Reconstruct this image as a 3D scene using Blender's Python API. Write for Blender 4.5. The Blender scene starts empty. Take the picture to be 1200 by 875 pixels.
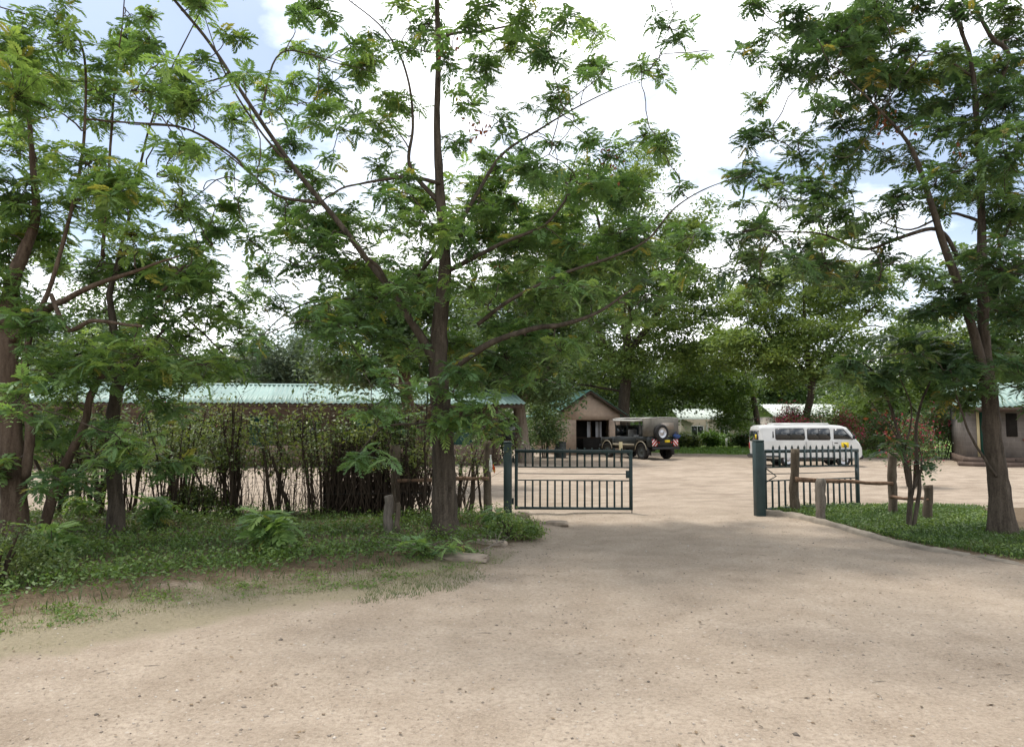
import bpy, bmesh, math, random
import numpy as np
from mathutils import Vector, Matrix, Euler

PI = math.pi
scene = bpy.context.scene
C = scene.collection

# ------------------------------------------------------------------ camera
F, CX, CY, CAMH = 850.0, 600.0, 437.5, 1.6
PITCH = math.atan((500 - CY) / F)
cd = bpy.data.cameras.new('camera')
cam = bpy.data.objects.new('camera', cd)
C.objects.link(cam)
cam.location = (0, 0, CAMH)
cam.rotation_euler = (PI / 2 + PITCH, 0, 0)
cd.sensor_width = 36
cd.lens = 36 * F / 1200
cd.clip_start = 0.05
cd.clip_end = 5000
scene.camera = cam

# ------------------------------------------------------------------ sky and sun
SUN_EL, SUN_AZ = math.radians(73), math.radians(-55)     # azimuth from +Y towards +X
w = bpy.data.worlds.new('World')
scene.world = w
w.use_nodes = True
nt = w.node_tree
for n in list(nt.nodes):
    nt.nodes.remove(n)
def wn(t, **k):
    n = nt.nodes.new(t)
    for a, b in k.items():
        setattr(n, a, b)
    return n
def wmath(op, a, b=None):
    n = wn('ShaderNodeMath', operation=op)
    for i, v in enumerate((a, b)):
        if v is None:
            continue
        if isinstance(v, (int, float)):
            n.inputs[i].default_value = v
        else:
            nt.links.new(v, n.inputs[i])
    return n.outputs[0]
sky = wn('ShaderNodeTexSky', sky_type='NISHITA', sun_disc=False)
sky.sun_elevation = SUN_EL
sky.sun_rotation = SUN_AZ
sky.air_density = 1.0
sky.dust_density = 1.5
tc = wn('ShaderNodeTexCoord')
sx = wn('ShaderNodeSeparateXYZ')
nt.links.new(tc.outputs['Generated'], sx.inputs[0])
zz = wmath('ADD', wmath('MAXIMUM', sx.outputs[2], 0.0), 0.22)
cb = wn('ShaderNodeCombineXYZ')
nt.links.new(wmath('DIVIDE', sx.outputs[0], zz), cb.inputs[0])
nt.links.new(wmath('DIVIDE', sx.outputs[1], zz), cb.inputs[1])
cb.inputs[2].default_value = 11.1
no = wn('ShaderNodeTexNoise')
no.inputs['Scale'].default_value = 1.15
no.inputs['Detail'].default_value = 9
no.inputs['Roughness'].default_value = 0.55
nt.links.new(cb.outputs[0], no.inputs['Vector'])
rp = wn('ShaderNodeValToRGB')
rp.color_ramp.elements[0].color = (0.10, 0.10, 0.10, 1)
rp.color_ramp.elements[0].position = 0.43
rp.color_ramp.elements[1].position = 0.61
nt.links.new(no.outputs['Fac'], rp.inputs[0])
no2 = wn('ShaderNodeTexNoise')
no2.inputs['Scale'].default_value = 3.0
no2.inputs['Detail'].default_value = 6
nt.links.new(cb.outputs[0], no2.inputs['Vector'])
cr2 = wn('ShaderNodeValToRGB')
cr2.color_ramp.elements[0].position = 0.3
cr2.color_ramp.elements[0].color = (12.5, 12.8, 13.2, 1)
cr2.color_ramp.elements[1].position = 0.62
cr2.color_ramp.elements[1].color = (17.0, 17.0, 17.0, 1)
nt.links.new(no2.outputs['Fac'], cr2.inputs[0])
mx = wn('ShaderNodeMix', data_type='RGBA')
nt.links.new(rp.outputs[0], mx.inputs[0])
nt.links.new(sky.outputs[0], mx.inputs[6])
nt.links.new(cr2.outputs[0], mx.inputs[7])
bg = wn('ShaderNodeBackground')
bg.inputs['Strength'].default_value = 0.10
nt.links.new(mx.outputs[2], bg.inputs['Color'])
wo = wn('ShaderNodeOutputWorld')
nt.links.new(bg.outputs[0], wo.inputs[0])

sl = bpy.data.lights.new('sun', 'SUN')
sl.energy = 2.0
sl.angle = math.radians(9)
sl.color = (1.0, 0.955, 0.89)
sun = bpy.data.objects.new('sun', sl)
C.objects.link(sun)
sdir = Vector((math.sin(SUN_AZ) * math.cos(SUN_EL), math.cos(SUN_AZ) * math.cos(SUN_EL), math.sin(SUN_EL)))
sun.rotation_euler = (-sdir).to_track_quat('-Z', 'Y').to_euler()
sun.location = (0, 0, 40)

scene.view_settings.view_transform = 'Standard'
scene.view_settings.look = 'None'
scene.view_settings.gamma = 1
scene.view_settings.exposure = 0.88

# ------------------------------------------------------------------ helpers
rng = np.random.default_rng(7)
random.seed(7)
ct, st = math.cos(PITCH), math.sin(PITCH)

def at(px, py, D):
    """point of the place at depth D (metres along +Y) in the direction of a photo pixel"""
    u, v = (px - CX) / F, (CY - py) / F
    t = D / (ct - v * st)
    return np.array([u * t, D, CAMH + t * (st + v * ct)])

def gnd(px, py):
    u, v = (px - CX) / F, (CY - py) / F
    t = -CAMH / (st + v * ct)
    return np.array([u * t, t * (ct - v * st), 0.0])

class MB:
    def __init__(s):
        s.v, s.q, s.t, s.r, s.n = [], [], [], [], 0
    def add(s, v, q=None, t=None, r=0.5):
        v = np.asarray(v, dtype=np.float64).reshape(-1, 3)
        if q is not None and len(q):
            s.q.append(np.asarray(q, dtype=np.int64).reshape(-1, 4) + s.n)
        if t is not None and len(t):
            s.t.append(np.asarray(t, dtype=np.int64).reshape(-1, 3) + s.n)
        s.v.append(v)
        s.r.append(np.broadcast_to(np.asarray(r, dtype=np.float64).reshape(-1), (len(v),)) if np.ndim(r) == 0 or len(np.atleast_1d(r)) in (1, len(v)) else r)
        s.n += len(v)
        return s
    def box(s, x0, x1, y0, y1, z0, z1):
        v = [(x, y, z) for z in (z0, z1) for y in (y0, y1) for x in (x0, x1)]
        return s.add(v, q=[(0, 2, 3, 1), (4, 5, 7, 6), (0, 1, 5, 4), (2, 6, 7, 3), (0, 4, 6, 2), (1, 3, 7, 5)])
    def tube(s, path, rad, sides=6, cap=True, r=0.5):
        v, q, t = tube(path, rad, sides, cap)
        return s.add(v, q, t, r)
    def prism(s, poly, axis, a, b):
        """extrude a polygon given in the two other axes (x,z for axis 1; y,z for axis 0; x,y for axis 2); fan caps"""
        n = len(poly)
        vs = []
        for d in (a, b):
            for p in poly:
                c = list(p)
                c.insert(axis, d)
                vs.append(c)
        q = [(i, (i + 1) % n, n + (i + 1) % n, n + i) for i in range(n)]
        t = [(0, i + 1, i) for i in range(1, n - 1)] + [(n, n + i, n + i + 1) for i in range(1, n - 1)]
        return s.add(vs, q, t)
    def mesh(s, name, smooth=False, off=None, recalc=False):
        me = bpy.data.meshes.new(name)
        V = np.concatenate(s.v) if s.v else np.zeros((0, 3))
        if off is not None:
            V = V - np.asarray(off)
        Q = np.concatenate(s.q) if s.q else np.zeros((0, 4), dtype=np.int64)
        T = np.concatenate(s.t) if s.t else np.zeros((0, 3), dtype=np.int64)
        me.vertices.add(len(V))
        me.vertices.foreach_set('co', V.astype(np.float32).ravel())
        me.loops.add(4 * len(Q) + 3 * len(T))
        me.loops.foreach_set('vertex_index', np.concatenate([Q.ravel(), T.ravel()]).astype(np.int32))
        me.polygons.add(len(Q) + len(T))
        me.polygons.foreach_set('loop_start', np.concatenate([np.arange(len(Q)) * 4, 4 * len(Q) + np.arange(len(T)) * 3]).astype(np.int32))
        me.polygons.foreach_set('loop_total', np.concatenate([np.full(len(Q), 4), np.full(len(T), 3)]).astype(np.int32))
        if smooth:
            me.polygons.foreach_set('use_smooth', np.ones(len(Q) + len(T), dtype=bool))
        a = me.attributes.new('rnd', 'FLOAT', 'POINT')
        a.data.foreach_set('value', np.concatenate(s.r).astype(np.float32))
        me.update(calc_edges=True)
        if recalc:
            bm = bmesh.new()
            bm.from_mesh(me)
            bmesh.ops.recalc_face_normals(bm, faces=bm.faces)
            bm.to_mesh(me)
            bm.free()
        return me

def tube(path, rad, sides=6, cap=True):
    P = np.asarray(path, dtype=np.float64)
    n = len(P)
    rad = np.broadcast_to(np.asarray(rad, dtype=np.float64), (n,))
    T = np.gradient(P, axis=0)
    T /= np.linalg.norm(T, axis=1)[:, None] + 1e-9
    ref = np.array([1.0, 0, 0]) if abs(T[0][0]) < 0.8 else np.array([0, 1.0, 0])
    N = np.cross(T[0], ref)
    N /= np.linalg.norm(N)
    vs = []
    ang = np.arange(sides) * 2 * PI / sides
    for i in range(n):
        N = N - T[i] * np.dot(N, T[i])
        N /= np.linalg.norm(N) + 1e-9
        B = np.cross(T[i], N)
        vs.append(P[i] + rad[i] * (np.cos(ang)[:, None] * N + np.sin(ang)[:, None] * B))
    V = np.concatenate(vs)
    q = []
    for i in range(n - 1):
        for k in range(sides):
            k2 = (k + 1) % sides
            q.append((i * sides + k, i * sides + k2, (i + 1) * sides + k2, (i + 1) * sides + k))
    t = []
    if cap:
        V = np.concatenate([V, P[:1], P[-1:]])
        a, b = n * sides, n * sides + 1
        for k in range(sides):
            k2 = (k + 1) % sides
            t.append((a, k2, k))
            t.append((b, (n - 1) * sides + k, (n - 1) * sides + k2))
    return V, np.array(q), (np.array(t) if t else None)

def spline(pts, k=6):
    P = np.asarray(pts, dtype=np.float64)
    n = len(P)
    if n < 3:
        s = np.linspace(0, 1, k + 1)[:, None]
        return P[0] * (1 - s) + P[-1] * s
    E = np.concatenate([[2 * P[0] - P[1]], P, [2 * P[-1] - P[-2]]])
    out = []
    for i in range(n - 1):
        p0, p1, p2, p3 = E[i:i + 4]
        for s in np.arange(k) / k:
            out.append(0.5 * ((2 * p1) + (p2 - p0) * s + (2 * p0 - 5 * p1 + 4 * p2 - p3) * s * s + (3 * p1 - p0 - 3 * p2 + p3) * s ** 3))
    out.append(P[-1])
    return np.array(out)

def rootloc(o):
    L = np.zeros(3)
    while o is not None:
        L += np.array(o.location)
        o = o.parent
    return L

def obj(name, data, mat, parent=None, world=False, smooth=False, loc=None, rot=None, recalc=False):
    """link one mesh object; world=True means the vertices are in place coordinates"""
    if isinstance(data, MB):
        off = rootloc(parent) if (world and parent is not None) else None
        data = data.mesh(name, smooth, off, recalc)
    o = bpy.data.objects.new(name, data)
    C.objects.link(o)
    if mat is not None and not data.materials:
        data.materials.append(mat)
    if parent is not None:
        o.parent = parent
    if loc is not None:
        o.location = loc
    if rot is not None:
        o.rotation_euler = rot
    return o

def tag(o, label=None, cat=None, group=None, kind=None):
    if label: o['label'] = label
    if cat: o['category'] = cat
    if group: o['group'] = group
    if kind: o['kind'] = kind
    return o

def thing(name, label, cat, loc=(0, 0, 0), rz=0, group=None):
    o = bpy.data.objects.new(name, None)
    C.objects.link(o)
    o.location = loc
    o.rotation_euler = (0, 0, rz)
    o.empty_display_size = 0.2
    return tag(o, label, cat, group)

def bevel_mesh(mb, name, w=0.01, seg=1, off=None):
    me = mb.mesh(name, False, off)
    bm = bmesh.new()
    bm.from_mesh(me)
    bmesh.ops.remove_doubles(bm, verts=bm.verts, dist=1e-5)
    bmesh.ops.recalc_face_normals(bm, faces=bm.faces)
    bmesh.ops.bevel(bm, geom=[e for e in bm.edges if len(e.link_faces) == 2 and e.calc_face_angle(0) > 0.5], offset=w, segments=seg, affect='EDGES', clamp_overlap=True)
    bm.to_mesh(me)
    bm.free()
    return me

# ------------------------------------------------------------------ materials
class NT:
    def __init__(s, name):
        s.m = bpy.data.materials.new(name)
        s.m.use_nodes = True
        s.t = s.m.node_tree
        for n in list(s.t.nodes):
            s.t.nodes.remove(n)
        s.out = s.t.nodes.new('ShaderNodeOutputMaterial')
    def n(s, t, ins=None, **k):
        n = s.t.nodes.new(t)
        for a, b in k.items():
            setattr(n, a, b)
        for a, b in (ins or {}).items():
            s.set(n, a, b)
        return n
    def set(s, n, a, b):
        if isinstance(b, bpy.types.NodeSocket):
            s.t.links.new(b, n.inputs[a])
        else:
            n.inputs[a].default_value = b
    def math(s, op, a, b=0.0, c=None):
        n = s.t.nodes.new('ShaderNodeMath')
        n.operation = op
        s.set(n, 0, a)
        s.set(n, 1, b)
        if c is not None:
            s.set(n, 2, c)
        return n.outputs[0]
    def noise(s, vec, scale, detail=4, rough=0.55):
        n = s.n('ShaderNodeTexNoise', {'Scale': scale, 'Detail': detail, 'Roughness': rough})
        if vec is not None:
            s.t.links.new(vec, n.inputs['Vector'])
        return n.outputs['Fac']
    def ramp(s, fac, stops):
        n = s.t.nodes.new('ShaderNodeValToRGB')
        s.t.links.new(fac, n.inputs[0])
        e = n.color_ramp.elements
        while len(e) < len(stops):
            e.new(0.5)
        for i, (p, c) in enumerate(stops):
            e[i].position = p
            e[i].color = (*c, 1) if len(c) == 3 else c
        return n.outputs[0]
    def mix(s, fac, a, b, mode='MIX'):
        n = s.t.nodes.new('ShaderNodeMix')
        n.data_type = 'RGBA'
        n.blend_type = mode
        for i, v in ((0, fac), (6, a), (7, b)):
            if isinstance(v, tuple) and len(v) == 3:
                v = (*v, 1)
            s.set(n, i, v)
        return n.outputs[2]
    def bump(s, h, strength=0.3, dist=0.02):
        return s.n('ShaderNodeBump', {'Height': h, 'Strength': strength, 'Distance': dist}).outputs[0]
    def bsdf(s, col, rough=0.8, normal=None, spec=0.3, metal=0.0, **k):
        b = s.n('ShaderNodeBsdfPrincipled')
        s.set(b, 'Base Color', (*col, 1) if isinstance(col, tuple) and len(col) == 3 else col)
        s.set(b, 'Roughness', rough)
        s.set(b, 'Specular IOR Level', spec)
        s.set(b, 'Metallic', metal)
        if normal is not None:
            s.set(b, 'Normal', normal)
        for a, v in k.items():
            s.set(b, a, v)
        return b.outputs[0]
    def done(s, sh):
        s.t.links.new(sh, s.out.inputs[0])
        return s.m
    def pos(s):
        return s.n('ShaderNodeTexCoord').outputs['Object']
    def geo(s):
        return s.n('ShaderNodeNewGeometry').outputs['Position']
    def attr(s, name='rnd'):
        return s.n('ShaderNodeAttribute', attribute_name=name).outputs['Fac']

def simple(name, col, rough=0.6, var=0.12, scale=6, spec=0.3, metal=0.0, bump=0.0, bscale=60):
    m = NT(name)
    p = m.pos()
    f = m.noise(p, scale, 5)
    lo = tuple(c * (1 - var) for c in col)
    hi = tuple(min(1, c * (1 + var)) for c in col)
    nrm = m.bump(m.noise(p, bscale, 3), bump, 0.01) if bump else None
    return m.done(m.bsdf(m.ramp(f, [(0.3, lo), (0.7, hi)]), rough, nrm, spec, metal))

def leaf_mat(name, cols, trans=0.42, tcol=None, rough=0.45, spec=0.4, gain=1.0):
    m = NT(name)
    a = m.attr()
    c = m.ramp(a, [(i / (len(cols) - 1), tuple(min(1.0, gain * y) for y in x)) for i, x in enumerate(cols)])
    b = m.bsdf(c, rough, None, spec)
    tc = m.mix(1.0, c, tcol or (1.4, 1.4, 0.65), 'MULTIPLY')
    tr = m.n('ShaderNodeBsdfTranslucent', {'Color': tc}).outputs[0]
    ms = m.n('ShaderNodeMixShader', {0: trans, 1: b, 2: tr}).outputs[0]
    return m.done(ms)

def bark_mat(name, c0, c1, c2, scale=9, bump=0.6):
    m = NT(name)
    p = m.pos()
    mp = m.n('ShaderNodeMapping', {'Vector': p, 'Scale': (1, 1, 0.16)}).outputs[0]
    f = m.math('ADD', m.math('MULTIPLY', m.noise(mp, scale * 1.6, 6, 0.7), 0.7), m.math('MULTIPLY', m.noise(p, scale * 5, 4, 0.7), 0.3))
    f2 = m.noise(p, 2.2, 4)
    c = m.ramp(f, [(0.38, c0), (0.5, c1), (0.66, c2)])
    c = m.mix(m.ramp(f2, [(0.4, (0, 0, 0)), (0.7, (0.6, 0.6, 0.6))]), c, tuple(x * 1.25 for x in c1))
    return m.done(m.bsdf(c, 0.9, m.bump(f, bump, 0.03), 0.15))

M = {}
M['leaf'] = leaf_mat('compound_leaf', gain=1.45, cols=[(0.060, 0.110, 0.052), (0.082, 0.145, 0.062), (0.104, 0.175, 0.070), (0.138, 0.212, 0.078), (0.190, 0.270, 0.092), (0.27, 0.25, 0.07)])
M['leaf_left'] = leaf_mat('compound_leaf_light', gain=1.45, cols=[(0.064, 0.114, 0.052), (0.090, 0.155, 0.062), (0.120, 0.190, 0.070), (0.158, 0.235, 0.080), (0.215, 0.290, 0.098), (0.28, 0.26, 0.075)])
M['leaf_right'] = leaf_mat('compound_leaf_deep', gain=1.15, cols=[(0.045, 0.088, 0.046), (0.063, 0.117, 0.054), (0.082, 0.142, 0.060), (0.108, 0.168, 0.066), (0.155, 0.215, 0.076), (0.24, 0.20, 0.06)])
M['acacia'] = leaf_mat('acacia_leaf', gain=1.45, cols=[(0.058, 0.095, 0.032), (0.084, 0.128, 0.038), (0.114, 0.158, 0.044), (0.155, 0.195, 0.052)], trans=0.35)
M['acacia_dark'] = leaf_mat('dark_tree_leaf', gain=1.35, cols=[(0.042, 0.072, 0.030), (0.064, 0.100, 0.036), (0.090, 0.130, 0.042)], trans=0.3)
M['willow'] = leaf_mat('grey_green_leaf', [(0.07, 0.10, 0.06), (0.10, 0.14, 0.085), (0.13, 0.17, 0.11)], 0.3, (1.2, 1.25, 0.8))
M['weed'] = leaf_mat('weed_leaf', gain=1.4, cols=[(0.042, 0.078, 0.020), (0.068, 0.115, 0.026), (0.10, 0.15, 0.034), (0.16, 0.20, 0.052)], trans=0.3)
M['grass'] = leaf_mat('grass_blade', [(0.036, 0.078, 0.020), (0.052, 0.100, 0.025), (0.075, 0.122, 0.032), (0.14, 0.15, 0.06)], 0.3)
M['lawn'] = leaf_mat('lawn_blade', [(0.085, 0.165, 0.035), (0.12, 0.21, 0.045), (0.16, 0.25, 0.06)], 0.3)
M['dry'] = leaf_mat('dry_grass', [(0.15, 0.17, 0.07), (0.27, 0.25, 0.14), (0.14, 0.18, 0.06), (0.33, 0.29, 0.18)], 0.25, (1.1, 1.0, 0.7))
M['hedge'] = leaf_mat('hedge_leaf', gain=1.2, cols=[(0.05, 0.08, 0.028), (0.08, 0.115, 0.036), (0.115, 0.15, 0.045), (0.175, 0.20, 0.06)], trans=0.3)
M['boug'] = leaf_mat('bougainvillea_leaf', [(0.035, 0.065, 0.022), (0.060, 0.10, 0.03), (0.09, 0.13, 0.035)], 0.3)
M['flower'] = leaf_mat('magenta_bract', [(0.22, 0.018, 0.05), (0.32, 0.025, 0.075), (0.36, 0.06, 0.10)], 0.35, (1.2, 0.8, 0.8))
M['pod'] = leaf_mat('rusty_blossom', [(0.16, 0.055, 0.022), (0.24, 0.075, 0.028), (0.20, 0.10, 0.04)], 0.3, (1.2, 0.8, 0.6))
M['litter'] = leaf_mat('fallen_leaf', [(0.10, 0.075, 0.05), (0.17, 0.12, 0.075), (0.24, 0.17, 0.10)], 0.1, (1, 1, 1), 0.9)
M['bark'] = bark_mat('tree_bark', (0.026, 0.0205, 0.015), (0.064, 0.051, 0.038), (0.130, 0.105, 0.081))
M['bark_red'] = bark_mat('reddish_bark', (0.036, 0.024, 0.016), (0.085, 0.059, 0.041), (0.155, 0.115, 0.083))
M['bark_pale'] = bark_mat('pale_bark', (0.10, 0.08, 0.06), (0.19, 0.155, 0.12), (0.28, 0.235, 0.185))
M['twig'] = bark_mat('twig_bark', (0.045, 0.036, 0.028), (0.08, 0.063, 0.05), (0.12, 0.098, 0.08), 14, 0.2)
M['stick'] = bark_mat('hedge_stem', (0.024, 0.018, 0.013), (0.052, 0.038, 0.027), (0.095, 0.072, 0.052), 14, 0.3)
M['brush'] = bark_mat('dark_brushwood', (0.016, 0.015, 0.012), (0.034, 0.030, 0.023), (0.065, 0.054, 0.040), 14, 0.3)
M['deadwood'] = bark_mat('grey_deadwood', (0.085, 0.072, 0.058), (0.155, 0.132, 0.107), (0.24, 0.21, 0.172), 12, 0.3)
M['log'] = bark_mat('weathered_log', (0.055, 0.042, 0.030), (0.105, 0.083, 0.060), (0.17, 0.14, 0.104), 8, 0.5)
M['rail'] = bark_mat('brown_rail', (0.09, 0.055, 0.035), (0.16, 0.10, 0.065), (0.23, 0.155, 0.105), 10, 0.3)
def worn_paint(name, col, rust):
    m = NT(name)
    p = m.geo()
    f = m.noise(p, 3.0, 5)
    c = m.ramp(f, [(0.3, tuple(x * 0.75 for x in col)), (0.7, tuple(x * 1.35 for x in col))])
    ch = m.noise(p, 38, 5, 0.7)
    c = m.mix(m.ramp(ch, [(0.60, (0, 0, 0)), (0.66, (0.8, 0.8, 0.8))]), c, rust)
    return m.done(m.bsdf(c, 0.5, m.bump(ch, 0.15, 0.01), 0.4))
M['gate'] = worn_paint('dark_green_paint', (0.011, 0.029, 0.029), (0.060, 0.036, 0.022))
M['gate_post'] = worn_paint('grey_green_paint', (0.022, 0.042, 0.041), (0.075, 0.07, 0.06))

# ---- ground
def ground_material():
    m = NT('sandy_ground')
    p = m.geo()
    flat = m.n('ShaderNodeMapping', {'Vector': p, 'Scale': (1, 1, 0)}).outputs[0]
    big = m.noise(flat, 0.35, 5, 0.6)
    mid = m.noise(flat, 2.1, 6, 0.62)
    fine = m.noise(flat, 26, 5, 0.7)
    grit = m.noise(flat, 140, 2, 0.6)
    col = m.ramp(big, [(0.30, (0.270, 0.207, 0.147)), (0.5, (0.378, 0.301, 0.224)), (0.68, (0.452, 0.368, 0.280))])
    col = m.mix(0.5, col, m.ramp(mid, [(0.3, (0.225, 0.178, 0.132)), (0.7, (0.495, 0.418, 0.334))]))
    col = m.mix(m.math('MULTIPLY', m.ramp(fine, [(0.42, (0, 0, 0)), (0.70, (1, 1, 1))]), 0.65), col, (0.185, 0.142, 0.104))
    col = m.mix(m.math('MULTIPLY', m.ramp(grit, [(0.58, (0, 0, 0)), (0.75, (1, 1, 1))]), 0.5), col, (0.155, 0.128, 0.104))
    g2 = m.noise(flat, 62, 4, 0.75)
    col = m.mix(m.math('MULTIPLY', m.ramp(g2, [(0.50, (0, 0, 0)), (0.66, (1, 1, 1))]), 0.6), col, (0.45, 0.385, 0.31))
    spk = m.n('ShaderNodeTexVoronoi', {'Vector': flat, 'Scale': 17.0, 'Randomness': 1.0}, feature='F1')
    sv = m.math('MULTIPLY', m.math('LESS_THAN', spk.outputs['Distance'], 0.20), m.math('GREATER_THAN', m.n('ShaderNodeSeparateColor', {0: spk.outputs['Color']}).outputs[0], 0.62))
    col = m.mix(m.math('MULTIPLY', sv, 0.6), col, m.ramp(m.n('ShaderNodeSeparateColor', {0: spk.outputs['Color']}).outputs[1], [(0.4, (0.15, 0.125, 0.10)), (0.6, (0.46, 0.41, 0.35))]))
    dry = m.attr('dry')
    df = m.ramp(m.math('ADD', dry, m.math('MULTIPLY', m.math('SUBTRACT', mid, 0.5), 1.6)), [(0.45, (0, 0, 0)), (0.85, (0.75, 0.75, 0.75))])
    col = m.mix(df, col, m.ramp(fine, [(0.35, (0.17, 0.15, 0.085)), (0.7, (0.32, 0.275, 0.185))]))
    # wheel-packed streaks across the yard
    stv = m.n('ShaderNodeMapping', {'Vector': p, 'Scale': (0.75, 1.5, 0), 'Rotation': (0, 0, 0.25)}).outputs[0]
    stk = m.noise(stv, 1.3, 6, 0.65)
    yard = m.attr('yard')
    col = m.mix(m.math('MULTIPLY', yard, m.ramp(stk, [(0.45, (0, 0, 0)), (0.68, (0.7, 0.7, 0.7))])), col, (0.19, 0.147, 0.108))
    # soil of the planted verges, ragged at the edge
    soil = m.attr('soil')
    e = m.math('ADD', soil, m.math('MULTIPLY', m.math('SUBTRACT', mid, 0.5), 1.5))
    e = m.math('ADD', e, m.math('MULTIPLY', m.math('SUBTRACT', fine, 0.5), 0.8))
    sf = m.ramp(e, [(0.40, (0, 0, 0)), (0.72, (1, 1, 1))])
    soilc = m.ramp(fine, [(0.3, (0.085, 0.060, 0.038)), (0.55, (0.15, 0.11, 0.07)), (0.8, (0.22, 0.17, 0.115))])
    col = m.mix(sf, col, soilc)
    # far meadow
    lawn = m.attr('lawn')
    lf = m.ramp(m.math('ADD', lawn, m.math('MULTIPLY', m.math('SUBTRACT', mid, 0.5), 0.9)), [(0.42, (0, 0, 0)), (0.66, (1, 1, 1))])
    col = m.mix(lf, col, m.ramp(mid, [(0.3, (0.10, 0.16, 0.04)), (0.7, (0.16, 0.23, 0.06))]))
    vor = m.n('ShaderNodeTexVoronoi', {'Vector': flat, 'Scale': 34.0}, feature='F1').outputs['Distance']
    peb = m.ramp(vor, [(0.0, (1, 1, 1)), (0.30, (0, 0, 0))])
    h = m.math('ADD', m.math('MULTIPLY', fine, 0.7), m.math('MULTIPLY', grit, 0.25))
    h = m.math('ADD', h, m.math('MULTIPLY', peb, 0.35))
    h = m.math('ADD', h, m.math('MULTIPLY', mid, 2.4))
    return m.done(m.bsdf(col, 0.95, m.bump(h, 0.8, 0.04), 0.12))
M['ground'] = ground_material()

def corr_mat(name, col, wear):
    m = NT(name)
    p = m.pos()
    f = m.noise(p, 1.3, 6, 0.6)
    g = m.noise(m.n('ShaderNodeMapping', {'Vector': p, 'Scale': (6, 0.5, 0.5)}).outputs[0], 2.0, 5)
    c = m.ramp(f, [(0.3, tuple(x * 0.82 for x in col)), (0.7, col)])
    rn = m.n('ShaderNodeObjectInfo').outputs['Random']
    c = m.mix(1.0, c, m.ramp(rn, [(0.0, (0.80, 0.82, 0.80)), (0.5, (1.0, 1.0, 1.0)), (1.0, (1.12, 1.10, 1.08))]), 'MULTIPLY')
    st2 = m.noise(m.n('ShaderNodeMapping', {'Vector': p, 'Scale': (9, 0.7, 0.7)}).outputs[0], 1.5, 6, 0.7)
    c = m.mix(m.ramp(st2, [(0.60, (0, 0, 0)), (0.75, (0.5, 0.5, 0.5))]), c, (0.16, 0.12, 0.085))
    c = m.mix(m.ramp(g, [(0.5, (0, 0, 0)), (0.8, (0.55, 0.55, 0.55))]), c, wear)
    return m.done(m.bsdf(c, 0.45, None, 0.4))
M['roof_mint'] = corr_mat('mint_roof_paint', (0.215, 0.315, 0.270), (0.29, 0.365, 0.325))
M['roof_green'] = corr_mat('dull_green_roof_paint', (0.13, 0.27, 0.22), (0.22, 0.33, 0.28))
M['roof_pale'] = corr_mat('pale_roof_paint', (0.38, 0.43, 0.36), (0.46, 0.48, 0.42))
M['roof_white'] = corr_mat('white_roof_paint', (0.48, 0.52, 0.455), (0.38, 0.40, 0.35))

def block_mat(name, c1, c2, mortar, bw, bh):
    m = NT(name)
    p = m.pos()
    sp = m.n('ShaderNodeSeparateXYZ', {0: p})
    # run the courses along whichever way the wall faces
    u = m.math('ADD', sp.outputs[0], sp.outputs[1])
    v = m.n('ShaderNodeCombineXYZ', {0: u, 1: sp.outputs[2], 2: 0.0}).outputs[0]
    b = m.n('ShaderNodeTexBrick', {'Vector': v, 'Color1': (*c1, 1), 'Color2': (*c2, 1), 'Mortar': (*mortar, 1), 'Scale': 1.0, 'Mortar Size': 0.012, 'Brick Width': bw, 'Row Height': bh, 'Mortar Smooth': 0.3})
    f = m.noise(p, 2.5, 6, 0.6)
    c = m.mix(0.6, b.outputs['Color'], m.mix(1.0, b.outputs['Color'], m.ramp(f, [(0.3, (0.62, 0.60, 0.58)), (0.7, (1.15, 1.12, 1.1))]), 'MULTIPLY'))
    return m.done(m.bsdf(c, 0.92, m.bump(b.outputs['Fac'], -0.4, 0.01), 0.15))
M['brick'] = block_mat('pink_brown_brick', (0.37, 0.28, 0.21), (0.33, 0.245, 0.18), (0.34, 0.275, 0.215), 0.30, 0.15)
M['block'] = block_mat('grey_block', (0.20, 0.182, 0.165), (0.165, 0.15, 0.137), (0.22, 0.20, 0.18), 0.42, 0.20)
M['plinth'] = block_mat('red_brown_plinth', (0.135, 0.10, 0.08), (0.115, 0.085, 0.068), (0.16, 0.125, 0.10), 0.42, 0.2)
M['stone'] = block_mat('brown_stone_wall', (0.14, 0.10, 0.075), (0.10, 0.075, 0.058), (0.17, 0.13, 0.10), 0.35, 0.17)
M['beige'] = simple('beige_render', (0.40, 0.35, 0.29), 0.9, 0.12, 1.5)
M['white'] = simple('white_paint', (0.72, 0.72, 0.69), 0.6, 0.08, 4)
M['darkwood'] = simple('dark_timber', (0.050, 0.034, 0.024), 0.8, 0.3, 5, 0.2)
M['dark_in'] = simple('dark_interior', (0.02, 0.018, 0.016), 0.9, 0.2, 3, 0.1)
M['curtain'] = simple('grey_curtain', (0.34, 0.34, 0.35), 0.9, 0.15, 3)
M['door_green'] = simple('green_door_paint', (0.018, 0.075, 0.060), 0.5, 0.15, 4)
M['yellow_trim'] = simple('cream_trim', (0.50, 0.42, 0.24), 0.7, 0.1, 4)
M['red_trim'] = simple('oxide_red_trim', (0.24, 0.045, 0.035), 0.7, 0.15, 4)
M['concrete'] = simple('old_concrete', (0.25, 0.215, 0.17), 0.95, 0.25, 5, 0.15, bump=0.6, bscale=25)
M['rock'] = simple('pale_rock', (0.25, 0.205, 0.158), 0.95, 0.35, 7, 0.15, bump=0.6, bscale=18)
M['pebble'] = leaf_mat('pebbles', [(0.13, 0.11, 0.09), (0.24, 0.20, 0.16), (0.36, 0.31, 0.255), (0.48, 0.43, 0.37)], 0.0, None, 0.95, 0.15)
m = NT('window_glass')
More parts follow.
